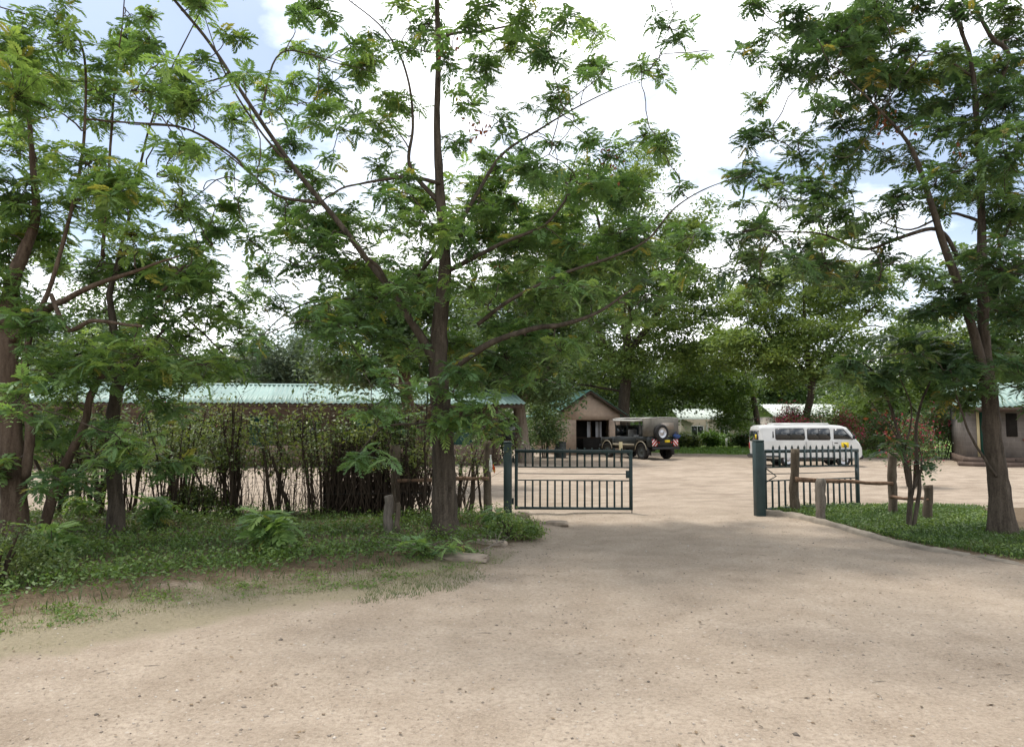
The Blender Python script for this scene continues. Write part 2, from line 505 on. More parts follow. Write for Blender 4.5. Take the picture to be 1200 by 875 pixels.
M['glass'] = m.done(m.bsdf((0.02, 0.024, 0.026), 0.06, None, 0.6))
M['louvre'] = simple('louvre_glass', (0.30, 0.33, 0.35), 0.2, 0.2, 12, 0.6)
M['van_white'] = simple('van_white_paint', (0.53, 0.53, 0.505), 0.32, 0.12, 1.5, 0.5)
M['rubber'] = simple('tyre_rubber', (0.022, 0.021, 0.020), 0.85, 0.3, 8, 0.2)
M['black_trim'] = simple('black_plastic', (0.018, 0.018, 0.019), 0.5, 0.2, 6, 0.35)
M['rim'] = simple('steel_rim', (0.42, 0.42, 0.43), 0.35, 0.1, 6, 0.5, 0.6)
M['yellow'] = simple('yellow_sticker', (0.75, 0.55, 0.03), 0.5, 0.05, 4)
M['black'] = simple('black_print', (0.015, 0.015, 0.015), 0.6, 0.1, 4)
M['lamp_red'] = simple('red_lens', (0.35, 0.015, 0.012), 0.25, 0.1, 8, 0.6)
M['lamp_clear'] = simple('clear_lens', (0.55, 0.56, 0.56), 0.12, 0.1, 8, 0.7)
M['truck'] = simple('dull_black_green_paint', (0.013, 0.015, 0.013), 0.45, 0.25, 3, 0.4)
M['truck_trim'] = simple('sand_trim', (0.25, 0.22, 0.16), 0.6, 0.1, 5)
M['canvas'] = simple('grey_canvas', (0.135, 0.125, 0.105), 0.95, 0.15, 3, 0.1, bump=0.3, bscale=9)
M['canvas_pale'] = simple('pale_canvas', (0.42, 0.41, 0.38), 0.95, 0.12, 3, 0.1, bump=0.3, bscale=7)
M['canvas_win'] = simple('clouded_canvas_window', (0.24, 0.20, 0.16), 0.35, 0.2, 5, 0.5)
M['seat'] = simple('grey_seat_cover', (0.20, 0.20, 0.19), 0.85, 0.2, 5)
M['blue'] = simple('blue_cloth', (0.03, 0.06, 0.16), 0.85, 0.2, 6)
M['green_bin'] = simple('dark_bin_steel', (0.05, 0.055, 0.05), 0.7, 0.25, 6)
M['orange'] = simple('orange_cloth', (0.62, 0.10, 0.02), 0.8, 0.1, 6)
m = NT('red_white_chevron')
p = m.pos()
s_ = m.n('ShaderNodeSeparateXYZ', {0: p})
d_ = m.math('FRACT', m.math('MULTIPLY', m.math('ADD', m.math('ABSOLUTE', s_.outputs[1]), s_.outputs[2]), 5.5))
M['chevron'] = m.done(m.bsdf(m.ramp(m.math('GREATER_THAN', d_, 0.45), [(0.0, (0.72, 0.70, 0.68)), (1.0, (0.50, 0.02, 0.02))]), 0.5))

# ------------------------------------------------------------------ foliage templates
def frond_template(droop, seed, pairs=7, wid=0.150, plen=0.41):
    """a feathery compound leaf of unit length along +X: (verts, quads)"""
    r = np.random.default_rng(seed)
    V, Q = [], []
    def ax(t):
        return np.array([t * (1 - 0.18 * droop * t), 0, 0.10 * math.sin(t * PI * 0.6) - droop * t * t * 0.75])
    for i in range(1):
        a, b = ax(0), ax(0.9)
        n = len(V)
        V += [a + (0, 0.007, 0), a - (0, 0.007, 0), b - (0, 0.005, 0), b + (0, 0.005, 0)]
        Q.append((n, n + 1, n + 2, n + 3))
    for i in range(pairs):
        t = 0.16 + 0.84 * i / (pairs - 1)
        c = ax(t)
        L = plen * (0.55 + 0.75 * math.sin(PI * min(1, 0.12 + 0.80 * t))) * (0.88 if t < 0.97 else 0.75)
        for sd in (-1, 1):
            an = math.radians(62 - 34 * t + r.uniform(-9, 9))
            d = np.array([math.cos(an), sd * math.sin(an), -0.20 - 0.35 * droop * t + r.uniform(-0.12, 0.12)])
            d /= np.linalg.norm(d)
            sdv = np.cross(d, (0, 0, 1))
            sdv /= np.linalg.norm(sdv)
            up = np.array([0, 0, 1.0])
            tip = c + d * L + (0, 0, -0.05 * L)
            mid = c + d * L * 0.5
            n = len(V)
            wv = sdv * wid * 0.5 + up * r.uniform(-0.02, 0.02)
            V += [c, mid + wv, tip, mid - wv]
            Q.append((n, n + 1, n + 2, n + 3))
    return np.array(V), np.array(Q)

FRONDS = [frond_template(d, 20 + i) for i, d in enumerate((0.40, 0.65, 0.9, 1.2))]

def place_templates(mb, tpl, P, R, S, rnd):
    """instance a (verts, quads) template at many points as real geometry"""
    V, Q = tpl
    n, k = len(P), len(V)
    if n == 0:
        return
    W = np.einsum('nij,kj->nki', R, V) * S[:, None, None] + P[:, None, :]
    QQ = (Q[None] + (np.arange(n) * k)[:, None, None]).reshape(-1, 4)
    mb.add(W.reshape(-1, 3), QQ, None, np.repeat(rnd, k))

def rotmats(az, el, roll):
    ca, sa, ce, se, cr, sr = np.cos(az), np.sin(az), np.cos(el), np.sin(el), np.cos(roll), np.sin(roll)
    R = np.empty((len(az), 3, 3))
    X = np.stack([ce * ca, ce * sa, se], 1)
    Y0 = np.stack([-sa, ca, np.zeros_like(sa)], 1)
    Z0 = np.cross(X, Y0)
    R[:, :, 0] = X
    R[:, :, 1] = Y0 * cr[:, None] + Z0 * sr[:, None]
    R[:, :, 2] = -Y0 * sr[:, None] + Z0 * cr[:, None]
    return R

def rosettes(mb, pts, r, per=(5, 8), size=(0.27, 0.43), tone=None):
    P, az, tn = [], [], []
    for i, p in enumerate(pts):
        k = r.integers(per[0], per[1] + 1)
        a0 = r.uniform(0, 2 * PI)
        P += [p] * k
        az += list(a0 + np.arange(k) * 2 * PI / k + r.normal(0, 0.25, k))
        base = tone[i] if tone is not None else 0.45
        tn += list(np.where(r.uniform(size=k) < 0.03, 1.0, np.clip(base * 0.85 + r.normal(0, 0.15, k), 0, 0.82)))
    P, az, tn = np.array(P), np.array(az), np.array(tn)
    n = len(P)
    if n == 0:
        return
    el = r.normal(0.22, 0.36, n)
    roll = r.normal(0, 0.28, n)
    S = r.uniform(size[0], size[1], n) * np.where(r.uniform(size=n) < 0.2, 0.62, 1.0) * np.where(r.uniform(size=n) < 0.12, 1.3, 1.0)
    R = rotmats(az, el, roll)
    which = r.integers(0, len(FRONDS), n)
    for j, f in enumerate(FRONDS):
        s = which == j
        place_templates(mb, f, P[s], R[s], S[s], tn[s])

QUAD = (np.array([(0, -0.04, 0), (0.5, -0.24, 0.05), (1, 0, 0), (0.5, 0.24, 0.05)]), np.array([(0, 1, 2, 3)]))

def leaf_quads(mb, P, r, size, flat=0.5, tone=None):
    n = len(P)
    az = r.uniform(0, 2 * PI, n)
    el = r.normal(-0.1, flat, n)
    R = rotmats(az, el, r.normal(0, flat * 1.3, n))
    S = r.uniform(size[0], size[1], n)
    place_templates(mb, QUAD, P, R, S, tone if tone is not None else r.uniform(0, 1, n))

def wobble(path, amp, r):
    p = np.array(path)
    n = len(p)
    o = np.zeros_like(p)
    for f in (1.3, 2.7, 5.1):
        ph = r.uniform(0, 6.28, 3)
        s = np.linspace(0, 1, n)[:, None] * 2 * PI * f
        o += np.sin(s + ph) * amp / f
    e = np.linspace(0, 1, n)[:, None]
    return p + o * np.minimum(1, e * 6)

# ------------------------------------------------------------------ near trees
def near_tree(name, label, D, limbs, blobs, seed, leaf, bark, dens=1.0, extra=(), spread=1.1, pods=(), group=None, size=(0.13, 0.24), tone=0.45):
    """limbs: lists of (px, py, depth offset, radius); blobs: (px, py, rx, ry[, depth offset]) masses of leaf rosettes"""
    r = np.random.default_rng(seed)
    base = at(limbs[0][0][0], limbs[0][0][1], D + limbs[0][0][2])
    base[2] = 0
    root = thing(name, label, 'tree', tuple(base), 0, group)
    NP, NR = [], []
    for i, L in enumerate(limbs):
        pts = np.array([at(a, b, D + c) for a, b, c, _ in L])
        rad = np.array([x[3] for x in L]) * (0.66 if i else 1.0)
        if i == 0:
            rad = rad * np.interp(pts[:, 2], [1.0, 3.5, 6.0], [1.0, 0.86, 0.72])
        if i == 0:
            pts[0, 2] = -0.15
        path = wobble(spline(pts, 7), 0.012 + 0.25 * rad.min(), r)
        rr = np.interp(np.linspace(0, 1, len(path)), np.linspace(0, 1, len(rad)), rad)
        if i == 0:
            z = path[:, 2]
            rr = rr * (1 + 0.45 * np.exp(-np.maximum(z, 0) * 4.5))
        rr = rr * (1 + r.normal(0, 0.03, len(rr)))
        sd_ = 20 if i == 0 else 9
        V_, q_, t_ = tube(path, rr, sd_)
        if i == 0:      # fluted, uneven bole
            m0 = len(path) * sd_
            kk = np.arange(m0)
            an, iz = (kk % sd_) * 2 * PI / sd_, kk // sd_
            k_ = 1 + 0.07 * np.sin(an * 3 + iz * 0.05 + seed) + 0.05 * np.sin(an * 5 - iz * 0.11) + 0.12 * np.exp(-np.maximum(path[iz, 2], 0) * 3) * np.sin(an * 4 + seed)
            V_[:m0] = path[iz] + (V_[:m0] - path[iz]) * k_[:, None] + r.normal(0, 0.004, (m0, 3))
        mb = MB().add(V_, q_, t_)
        obj('trunk' if i == 0 else 'limb', mb, bark, root, True, True)
        keep = path[:, 2] > 1.2
        NP += list(path[keep])
        NR += list(rr[keep])
    NP, NR = np.array(NP), np.array(NR)
    # clumps
    cl = []
    for b in blobs:
        d = b[4] if len(b) > 4 else float(np.clip(r.normal(0, spread), -2.2, 2.4))
        c = at(b[0], b[1], D + d)
        s = (D + d) / F
        cl.append((c, b[2] * s, b[3] * s))
    for e in extra:
        cl.append((np.array(e[0]), e[1], e[2]))
    tw = MB()
    ros, tones = [], []
    d0 = [np.min(np.linalg.norm(NP - c[0], axis=1)) for c in cl]
    for i in np.argsort(d0):
        c, rx, rz = cl[i]
        d = np.linalg.norm(NP - c, axis=1) + 0.7 * np.maximum(0, NP[:, 2] - c[2] - 0.2) + 25 * np.maximum(0, 0.012 - NR)
        j = int(np.argmin(d))
        a = NP[j]
        L = np.linalg.norm(c - a)
        if L > 0.12:
            mid = (a + c) / 2 + np.array([0, 0, 0.10 * L]) + r.normal(0, 0.07 * L, 3)
            q1 = a * 0.72 + mid * 0.28 + r.normal(0, 0.05 * L, 3)
            path = wobble(spline([a, q1, mid, c], 5), 0.02 + 0.01 * L, r)
            r0 = min(NR[j] * 0.75, 0.008 + 0.009 * L)
            rr = np.linspace(r0, 0.0065, len(path))
            tw.tube(path, rr, 5, False)
            NP = np.concatenate([NP, path[3:]])
            NR = np.concatenate([NR, rr[3:] + 0.004])
        k = max(2, int(round(dens * rx * rz * 135)))
        bt = float(np.clip(r.normal(tone, 0.16), 0.05, 0.95))
        for _ in range(k):
            u = r.normal(0, 1, 3)
            u /= np.linalg.norm(u)
            p = c + u * r.uniform(0.2, 1.25) * np.array([rx * 1.08, (rx + rz) / 2, rz * 1.2])
            ros.append(p)
            tones.append(float(np.clip(bt + r.normal(0, 0.08), 0, 1)))
            m_ = (c + p) / 2 + r.normal(0, 0.03, 3)
            if np.linalg.norm(p - c) > 0.05:
                tw.tube(np.array([c, m_, p]), [0.0065, 0.005, 0.003], 3, False)
    tag(obj('twigs', tw, M['twig'], root, True, True), kind='stuff')
    cr = MB()
    rosettes(cr, ros, r, size=size, tone=tones)
    crown = tag(obj('crown', cr, leaf, root, True), kind='stuff')
    if pods:
        pm = MB()
        for px, py, n in pods:
            c = at(px, py, D + r.uniform(-0.6, 0.6))
            P = c + r.normal(0, 0.10, (n, 3))
            leaf_quads(pm, P, r, (0.04, 0.11), 0.8)
        tag(obj('blossom', pm, M['pod'], root, True), kind='stuff')
    return root

def rand_blobs(x0, x1, y0, y1, n, seed, rx=(14, 30), ry=(8, 17), d=(-0.6, 2.2)):
    r = np.random.default_rng(seed)
    return [(r.uniform(x0, x1), r.uniform(y0, y1), r.uniform(*rx), r.uniform(*ry), r.uniform(*d)) for _ in range(n)]

def high_clumps(cx, cy, z0, z1, rad, n, seed):
    r = np.random.default_rng(seed)
    out = []
    for _ in range(n):
        a, q = r.uniform(0, 2 * PI), rad * math.sqrt(r.uniform(0, 1))
        x_, y_, z_ = cx + q * math.cos(a), cy + q * math.sin(a), r.uniform(z0, z1)
        out.append(((x_, y_, max(z_, 2.3 + 0.60 * y_) if z0 > 7 else z_), r.uniform(0.25, 0.45), r.uniform(0.12, 0.2)))  # topmost clumps lifted out of view, added to shade the ground below
    return out

# ------------------------------------------------------------------ far trees
def far_tree(name, label, D, trunk, crown, seed, leaf, bark, leafsize=(0.10, 0.21), n_leaf=26000, depth=3.0, flat=0.30, clump=0.9, limb_r=0.10, group=None, weep=False, flatness=0.45):
    """trunk: lists of (px, py, radius) at depth D (first point on the ground); crown: (px, py, rx, ry, weight) in photo pixels at depth D"""
    r = np.random.default_rng(seed)
    b = at(trunk[0][0][0], trunk[0][0][1], D)
    b[2] = 0
    root = thing(name, label, 'tree', tuple(b), 0, group)
    NP, NR = [], []
    tm = MB()
    for i, T in enumerate(trunk):
        pts = np.array([at(x, y, D) for x, y, _ in T])
        if i == 0:
            pts[0, 2] = -0.2
        pts[1:, 1] += r.normal(0, 0.3, len(pts) - 1) * (1 if i == 0 else 2)
        path = wobble(spline(pts, 6), 0.05, r)
        rr = np.interp(np.linspace(0, 1, len(path)), np.linspace(0, 1, len(T)), [q[2] for q in T])
        tm.tube(path, rr, 8)
        k = path[:, 2] > 2.0
        NP += list(path[k])
        NR += list(rr[k])
    obj('trunk', tm, bark, root, True, True)
    NP, NR = np.array(NP), np.array(NR)
    s = D / F
    wts = np.array([c[4] for c in crown], float)
    wts /= wts.sum()
    lm, bm_ = MB(), MB()
    area = sum(c[2] * c[3] for c in crown) * s * s * PI
    ncl = max(10, int(area / (clump * clump * 0.62)))
    lp = int(0.75 * n_leaf) // ncl
    leafsize = (leafsize[0] * 1.12, leafsize[1] * 1.12)
    for i in range(ncl):
        c = crown[r.choice(len(crown), p=wts)]
        u = r.normal(0, 1, 3)
        u /= np.linalg.norm(u)
        u *= r.uniform(0.25, 1.0) ** 0.6
        p = at(c[0], c[1], D) + u * np.array([c[2] * s, depth, c[3] * s])
        if p[2] < 1.2:
            p[2] = 1.2 + abs(r.normal(0, 0.5))
        cr_ = clump * r.uniform(0.65, 1.35)
        P = r.normal(0, 1, (lp, 3)) * np.array([cr_ * 0.55, cr_ * 0.55, cr_ * flat])
        if weep:
            P[:, 2] -= np.abs(r.normal(0, 1, lp)) * cr_ * 1.2
        else:
            P[:, 2] -= 0.22 * (P[:, 0] ** 2 + P[:, 1] ** 2) / cr_
        tone = np.clip(r.uniform(0.15, 0.85) + r.normal(0, 0.14, lp), 0, 1)
        leaf_quads(lm, P + p, r, leafsize, flatness, tone)
        d = np.linalg.norm(NP - p, axis=1) + 0.8 * np.maximum(0, NP[:, 2] - p[2])
        j = int(np.argmin(d))
        a = NP[j]
        L = np.linalg.norm(p - a)
        if L > 0.3:
            path = spline([a, (a + p) / 2 + np.array([0, 0, 0.08 * L]) + r.normal(0, 0.08 * L, 3), p], 4)
            rr = np.linspace(min(NR[j] * 0.7, limb_r, 0.02 + 0.016 * L), 0.012, len(path))
            bm_.tube(path, rr, 4, False)
            NP = np.concatenate([NP, path[2:]])
            NR = np.concatenate([NR, rr[2:] + 0.008])
    tag(obj('branches', bm_, bark, root, True, True), kind='stuff')
    tag(obj('crown', lm, leaf, root, True), kind='stuff')
    return root

# ------------------------------------------------------------------ ground
def inside(poly, X, Y):
    n = len(poly)
    res = np.zeros(X.shape, bool)
    for i in range(n):
        x0, y0 = poly[i]
        x1, y1 = poly[(i + 1) % n]
        c = ((y0 > Y) != (y1 > Y)) & (X < (x1 - x0) * (Y - y0) / (y1 - y0 + 1e-12) + x0)
        res ^= c
    return res

def dist_edge(poly, X, Y):
    d = np.full(X.shape, 1e9)
    n = len(poly)
    for i in range(n):
        a = np.array(poly[i])
        b = np.array(poly[(i + 1) % n])
        ab = b - a
        t = np.clip(((X - a[0]) * ab[0] + (Y - a[1]) * ab[1]) / (ab @ ab + 1e-12), 0, 1)
        d = np.minimum(d, np.hypot(X - a[0] - t * ab[0], Y - a[1] - t * ab[1]))
    return d

def soft(poly, X, Y, wdt):
    d = dist_edge(poly, X, Y)
    return np.clip(0.5 + np.where(inside(poly, X, Y), d, -d) / (2 * wdt), 0, 1)

G2 = lambda x, y: tuple(gnd(x, y)[:2])
VERGE = [G2(-420, 770), G2(0, 728), G2(100, 712), G2(250, 690), G2(400, 678), G2(500, 662), G2(560, 650), G2(620, 636), G2(640, 616), G2(600, 604), (-0.6, 13.5), (-9, 14.0), (-22, 14.5), (-24, 6)]
KERB_PX = [(893, 603), (925, 606), (960, 613), (1000, 624), (1050, 637), (1110, 648), (1160, 655), (1240, 672), (1360, 690), (1600, 712)]
KERB = [G2(*p) for p in KERB_PX]
GREEN = KERB + [(26, 15.5), G2(1200, 597), G2(1060, 595), G2(930, 597)]
MEADOW = [(8.6, 45), (14, 41.5), (30, 41), (60, 45), (90, 60), (90, 140), (0, 140), (5.5, 50)]
LAWN2 = [(15.2, 38), (40, 37), (40, 46), (15, 46)]

def height(X, Y):
    h = 0.012 * np.sin(X * 1.7 + 0.6 * Y) * np.sin(Y * 1.3 - 0.4 * X) + 0.008 * np.sin(X * 3.9 + 1.1) * np.sin(Y * 4.3 + 0.3 * X)
    for off, cv in ((0.9, 0.035), (2.45, 0.035), (3.3, -0.03), (-0.5, 0.06)):       # faint wheel ruts through the gateway
        xr = off + cv * (Y - 13) ** 2 * 0.25
        h = h - 0.014 * np.exp(-((X - xr) / 0.16) ** 2) + 0.007 * np.exp(-((np.abs(X - xr) - 0.30) / 0.10) ** 2)
    h = h + 0.05 * soft(VERGE, X, Y, 0.35) + 0.05 * soft(GREEN, X, Y, 0.08)
    yd = np.clip((Y - 14.5) / 2, 0, 1) * np.clip((40 - Y) / 6, 0, 1)
    h = h + yd * (0.016 * np.sin(Y * 2.3 + 1.6 * np.sin(X * 0.8)) * np.sin(X * 0.7 + 1) + 0.016 * np.sin(Y * 4.1 + X * 1.7) * np.sin(X * 1.3 - Y * 0.4))
    return h * np.clip((Y + 3) / 3, 0, 1)

xs = np.concatenate([-np.geomspace(22, 1800, 22)[::-1], np.arange(-21.8, 21.9, 0.17), np.geomspace(22, 1800, 22)])
ys = np.concatenate([[-900, -300, -90, -30, -10, -4, -1], np.arange(0, 17, 0.15), np.arange(17, 45, 0.35), np.geomspace(45.5, 2200, 30)])
X, Y = np.meshgrid(xs, ys)
Z = height(X, Y)
nx, ny = len(xs), len(ys)
idx = np.arange(nx * ny).reshape(ny, nx)
gq = np.stack([idx[:-1, :-1], idx[:-1, 1:], idx[1:, 1:], idx[1:, :-1]], -1).reshape(-1, 4)
gm = MB().add(np.stack([X, Y, Z], -1).reshape(-1, 3), gq)
gme = gm.mesh('ground', True)
soilv = np.maximum(soft(VERGE, X, Y, 0.55), soft(GREEN, X, Y, 0.12))
lawnv = np.maximum(soft(MEADOW, X, Y, 1.5), soft(LAWN2, X, Y, 0.8))
EDGE = [G2(-420, 850), G2(-60, 790), G2(60, 768), G2(200, 742), G2(330, 716), G2(450, 700), G2(560, 676), G2(610, 648), G2(560, 645), G2(400, 672), G2(250, 684), G2(60, 708), G2(-100, 730), G2(-420, 760)]
dryv = soft(EDGE, X, Y, 0.35)
yardv = np.clip((Y - 13.0) / 2.5, 0, 1) * np.clip((46 - Y) / 5, 0, 1)
for nm, val in (('soil', soilv), ('lawn', lawnv), ('yard', yardv), ('dry', dryv)):
    a = gme.attributes.new(nm, 'FLOAT', 'POINT')
    a.data.foreach_set('value', val.ravel().astype(np.float32))
ground = tag(obj('ground', gme, M['ground']), kind='structure')

def gz(x, y):
    return float(height(np.array([x]), np.array([y]))[0])

# kerb of the grassed bed
kp = spline([(x, y, 0) for x, y in KERB], 8)
tg = np.gradient(kp, axis=0)
tg /= np.linalg.norm(tg, axis=1)[:, None]
nrm = np.stack([-tg[:, 1], tg[:, 0], 0 * tg[:, 0]], 1)
rk = np.random.default_rng(4)
prof = [(-0.075, -0.12), (-0.07, 0.075), (-0.045, 0.10), (0.04, 0.105), (0.075, 0.085), (0.08, -0.12)]
kv, kq = [], []
for i in range(len(kp)):
    fade = max(0.25, 1 - i / len(kp) * 1.1)
    for o, z in prof:
        j = rk.normal(0, 0.008, 2)
        kv.append(kp[i] + nrm[i] * (o + j[0]) + np.array([0, 0, (z * fade if z > 0 else z) + j[1]]))
for i in range(len(kp) - 1):
    for k in range(5):
        kq.append((i * 6 + k, (i + 1) * 6 + k, (i + 1) * 6 + k + 1, i * 6 + k + 1))
tag(obj('kerb', MB().add(kv, kq, [(0, 1, 2), (0, 2, 3), (0, 3, 4), (0, 4, 5)]), M['concrete'], smooth=False, recalc=True), kind='structure')

# ------------------------------------------------------------------ gates
def make_gate(name, label, loc, rz, width, bolt, pointed, open_latch):
    g = thing(name, label, 'gate', loc, rz, 'green steel gates of the driveway')
    H0, H1 = 0.07, 1.18
    def part(nm, mb, bev=0.004):
        return obj(nm, bevel_mesh(mb, nm, bev), M['gate'], g)
    part('stile', MB().box(0, 0.06, -0.03, 0.03, H0, H1 - 0.062))
    part('stile', MB().box(width - 0.06, width, -0.03, 0.03, H0, H1 - 0.062))
    part('rail', MB().box(-0.004, width + 0.004, -0.032, 0.032, H1 - 0.06, H1))          # top
    part('rail', MB().box(0.062, width - 0.062, -0.026, 0.026, H0 + 0.001, H0 + 0.05))   # bottom
    part('rail', MB().box(0.062, width - 0.062, -0.014, 0.014, 0.60, 0.622))
    part('rail', MB().box(0.062, width - 0.062, -0.014, 0.014, 0.845, 0.867))
    part('rod', MB().tube([(0.05, 0, 0.735), (width / 2, 0, 0.731), (width - 0.05, 0, 0.735)], 0.009, 6))
    n = 14
    low = bevel_mesh(MB().box(-0.017, 0.017, -0.012, 0.012, H0 + 0.051, 0.599), 'bar', 0.003)
    if pointed:
        up = MB().box(-0.027, 0.027, -0.0385, -0.0335, 0.869, 1.20)
        up.prism([(-0.027, 1.2005), (0.027, 1.2005), (0.027, 1.222), (0.0, 1.265), (-0.027, 1.222)], 1, -0.0385, -0.0335)
    else:
        up = MB().box(-0.017, 0.017, -0.012, 0.012, 0.868, H1 - 0.061)
        up.box(-0.011, 0.011, -0.011, 0.011, H1 + 0.001, H1 + 0.035)
    upm = up.mesh('picket')
    for i in range(n):
        x = 0.06 + (width - 0.12) * (i + 1) / (n + 1)
        obj('bar', low, M['gate'], g, loc=(x, 0, 0))
        obj('picket', upm, M['gate'], g, loc=(x, 0, 0))
    for z in (0.22, 1.0):
        obj('hinge', MB().tube([(-0.03, 0, z - 0.06), (-0.03, 0, z + 0.06)], 0.018, 8), M['gate'], g)
    if bolt:
        obj('drop_bolt', MB().tube([(width - 0.02, -0.045, 0.0), (width - 0.02, -0.045, 0.34)], 0.009, 6), M['gate'], g)
    obj('latch_plate', bevel_mesh(MB().box(width - 0.13, width - 0.062, -0.045, -0.033, 0.66, 0.80), 'latch_plate', 0.004), M['gate'], g)
    g.rotation_euler = (0, 0.006, rz)
    if open_latch:
        obj('latch_arm', MB().tube([(-0.01, -0.05, 0.86), (0.22, -0.10, 0.70), (-0.01, -0.05, 0.585)], 0.013, 6), M['gate'], g)
    return g

def gate_post(label, loc, w_, h, rz=0.0):
    p = thing('gate_post', label, 'gate post', loc, rz)
    b = w_ / 2
    obj('shaft', bevel_mesh(MB().box(-b, b, -b, b, -0.2, h - 0.03), 'shaft', 0.008), M['gate_post'], p)
    obj('cap', bevel_mesh(MB().box(-b * 1.02, b * 1.02, -b * 1.02, b * 1.02, h - 0.0295, h), 'cap', 0.010), M['gate_post'], p)
    return p

PL = gnd(595, 601)
PR = gnd(890.5, 604)
gate_post('square dark green post on the far side of the driveway from the minibus', (PL[0], PL[1], 0), 0.155, 1.33)
gate_post('square green post standing at the end of the concrete kerb', (PR[0], PR[1], 0), 0.165, 1.36, 0.08)
gl = make_gate('driveway_gate', 'closed dark green steel gate leaf with flat top rail and bars', (PL[0] + 0.125, PL[1], 0), 0.0, 2.20, True, False, False)
gr = make_gate('driveway_gate', 'open dark green steel gate leaf with pointed pickets swung behind the log posts', (PR[0] + 0.12, PR[1] + 0.13, 0), math.radians(26), 2.52, False, True, True)

# ------------------------------------------------------------------ log fences and posts
def log_part(parent, nm, p0, p1, r0, r1, mat, seed, lump=0.06):
    r = np.random.default_rng(seed)
    path = wobble(spline([p0, (np.array(p0) + np.array(p1)) / 2 + r.normal(0, 0.012, 3), p1], 7), 0.012, r)
    rr = np.linspace(r0, r1, len(path)) * (1 + r.normal(0, lump, len(path)))
    V, q, t = tube(path, rr, 10)
    V = V + r.normal(0, 0.003, V.shape)
    off = rootloc(parent)
    return obj(nm, MB().add(V - off, q, t), mat, parent, False, True)

def up(px, py, ptop, D=None):
    """foot and head of an upright standing at photo pixel (px, py), head at pixel row ptop"""
    a = gnd(px, py)
    b = at(px, ptop, a[1])
    return a, b

a, b = up(571, 607, 516)
fl = thing('log_fence', 'log fence with brown cross rail running behind the forked tree trunk', 'fence', tuple(a))
log_part(fl, 'post', a - (0, 0, 0.2), b, 0.075, 0.07, M['log'], 1)
a2, b2 = up(464, 610, 522)
log_part(fl, 'post', a2 - (0, 0, 0.2), b2, 0.075, 0.07, M['log'], 2)
log_part(fl, 'rail', at(464, 563, a2[1] - 0.08), at(573, 560, a[1] - 0.08), 0.035, 0.03, M['rail'], 3)
for dz, in ((0.45,), (0.92,)):
    z = dz
    w0 = np.array([a2[0] - 7, a2[1] + 0.3, z])
    w1 = np.array([a2[0], a2[1] + 0.05, z + 0.01])
    w2 = np.array([a[0], a[1] + 0.05, z])
    obj('wire', MB().tube(spline([w0, (w0 + w1) / 2 - (0, 0, 0.03), w1, (w1 + w2) / 2 - (0, 0, 0.02), w2], 4), 0.0022, 4), M['green_bin'], fl, True)
bt = thing('plastic_bottle', 'white bottle with orange rag tied to the tall log post beside the gate', 'bottle', tuple(at(575, 553, a[1] - 0.13)))
prof_b = [(0.0, 0), (0.028, 0.005), (0.030, 0.10), (0.026, 0.19), (0.012, 0.24), (0.012, 0.27)]
mb = MB()
mb.tube([(0, 0, z) for _, z in prof_b], [max(r_, 0.004) for r_, _ in prof_b], 10)
obj('bottle_body', mb, M['white'], bt, smooth=True)
obj('cap', MB().tube([(0, 0, 0.271), (0, 0, 0.295)], 0.015, 8), M['white'], bt)
rg = np.random.default_rng(3)
rv = [(0.034 + 0.045 * i / 3 + rg.normal(0, 0.006), -0.02 + rg.normal(0, 0.012), 0.03 + 0.12 * j / 4 - 0.02 * i) for j in range(5) for i in range(4)]
rq = [(j * 4 + i, j * 4 + i + 1, j * 4 + i + 5, j * 4 + i + 4) for j in range(4) for i in range(3)]
rag = obj('rag', MB().add(rv, rq), M['orange'], bt)
md = rag.modifiers.new('thickness', 'SOLIDIFY'); md.thickness = 0.006

a, b = up(455, 628, 581)
st_ = thing('wooden_stump_post', 'short grey sawn log post among the weeds in front of the stick hedge', 'post', tuple(a))
log_part(st_, 'log', a - (0, 0, 0.2), b, 0.075, 0.068, M['deadwood'], 11)
log_part(st_, 'prop', at(466, 630, a[1] - 0.05), at(466, 588, a[1] + 0.02), 0.04, 0.035, M['log'], 12)

# fence in the grassed bed
a, b = up(931, 603.5, 526)
fr = thing('log_fence', 'low log fence with horizontal poles standing in the grassed bed', 'fence', tuple(a))
log_part(fr, 'post', a - (0, 0, 0.2), b, 0.082, 0.074, M['log'], 21)
a2, b2 = up(1046, 606, 531)
log_part(fr, 'post', a2 - (0, 0, 0.2), b2, 0.085, 0.075, M['log'], 22)
a3, b3 = up(1087, 615, 569)
log_part(fr, 'post', a3 - (0, 0, 0.2), b3, 0.075, 0.07, M['log'], 23)
log_part(fr, 'rail', at(932, 561, a[1] - 0.09), at(1047, 566, a2[1] - 0.09), 0.042, 0.03, M['rail'], 24)
log_part(fr, 'rail', at(1044, 582, a2[1] - 0.08), at(1089, 585, a3[1] - 0.07), 0.028, 0.024, M['rail'], 25)
a, b = up(962, 612, 561)
sp_ = thing('wooden_stump_post', 'short weathered log post standing just inside the concrete kerb', 'post', tuple(a))
log_part(sp_, 'log', a - (0, 0, 0.2), b, 0.085, 0.08, M['deadwood'], 26)

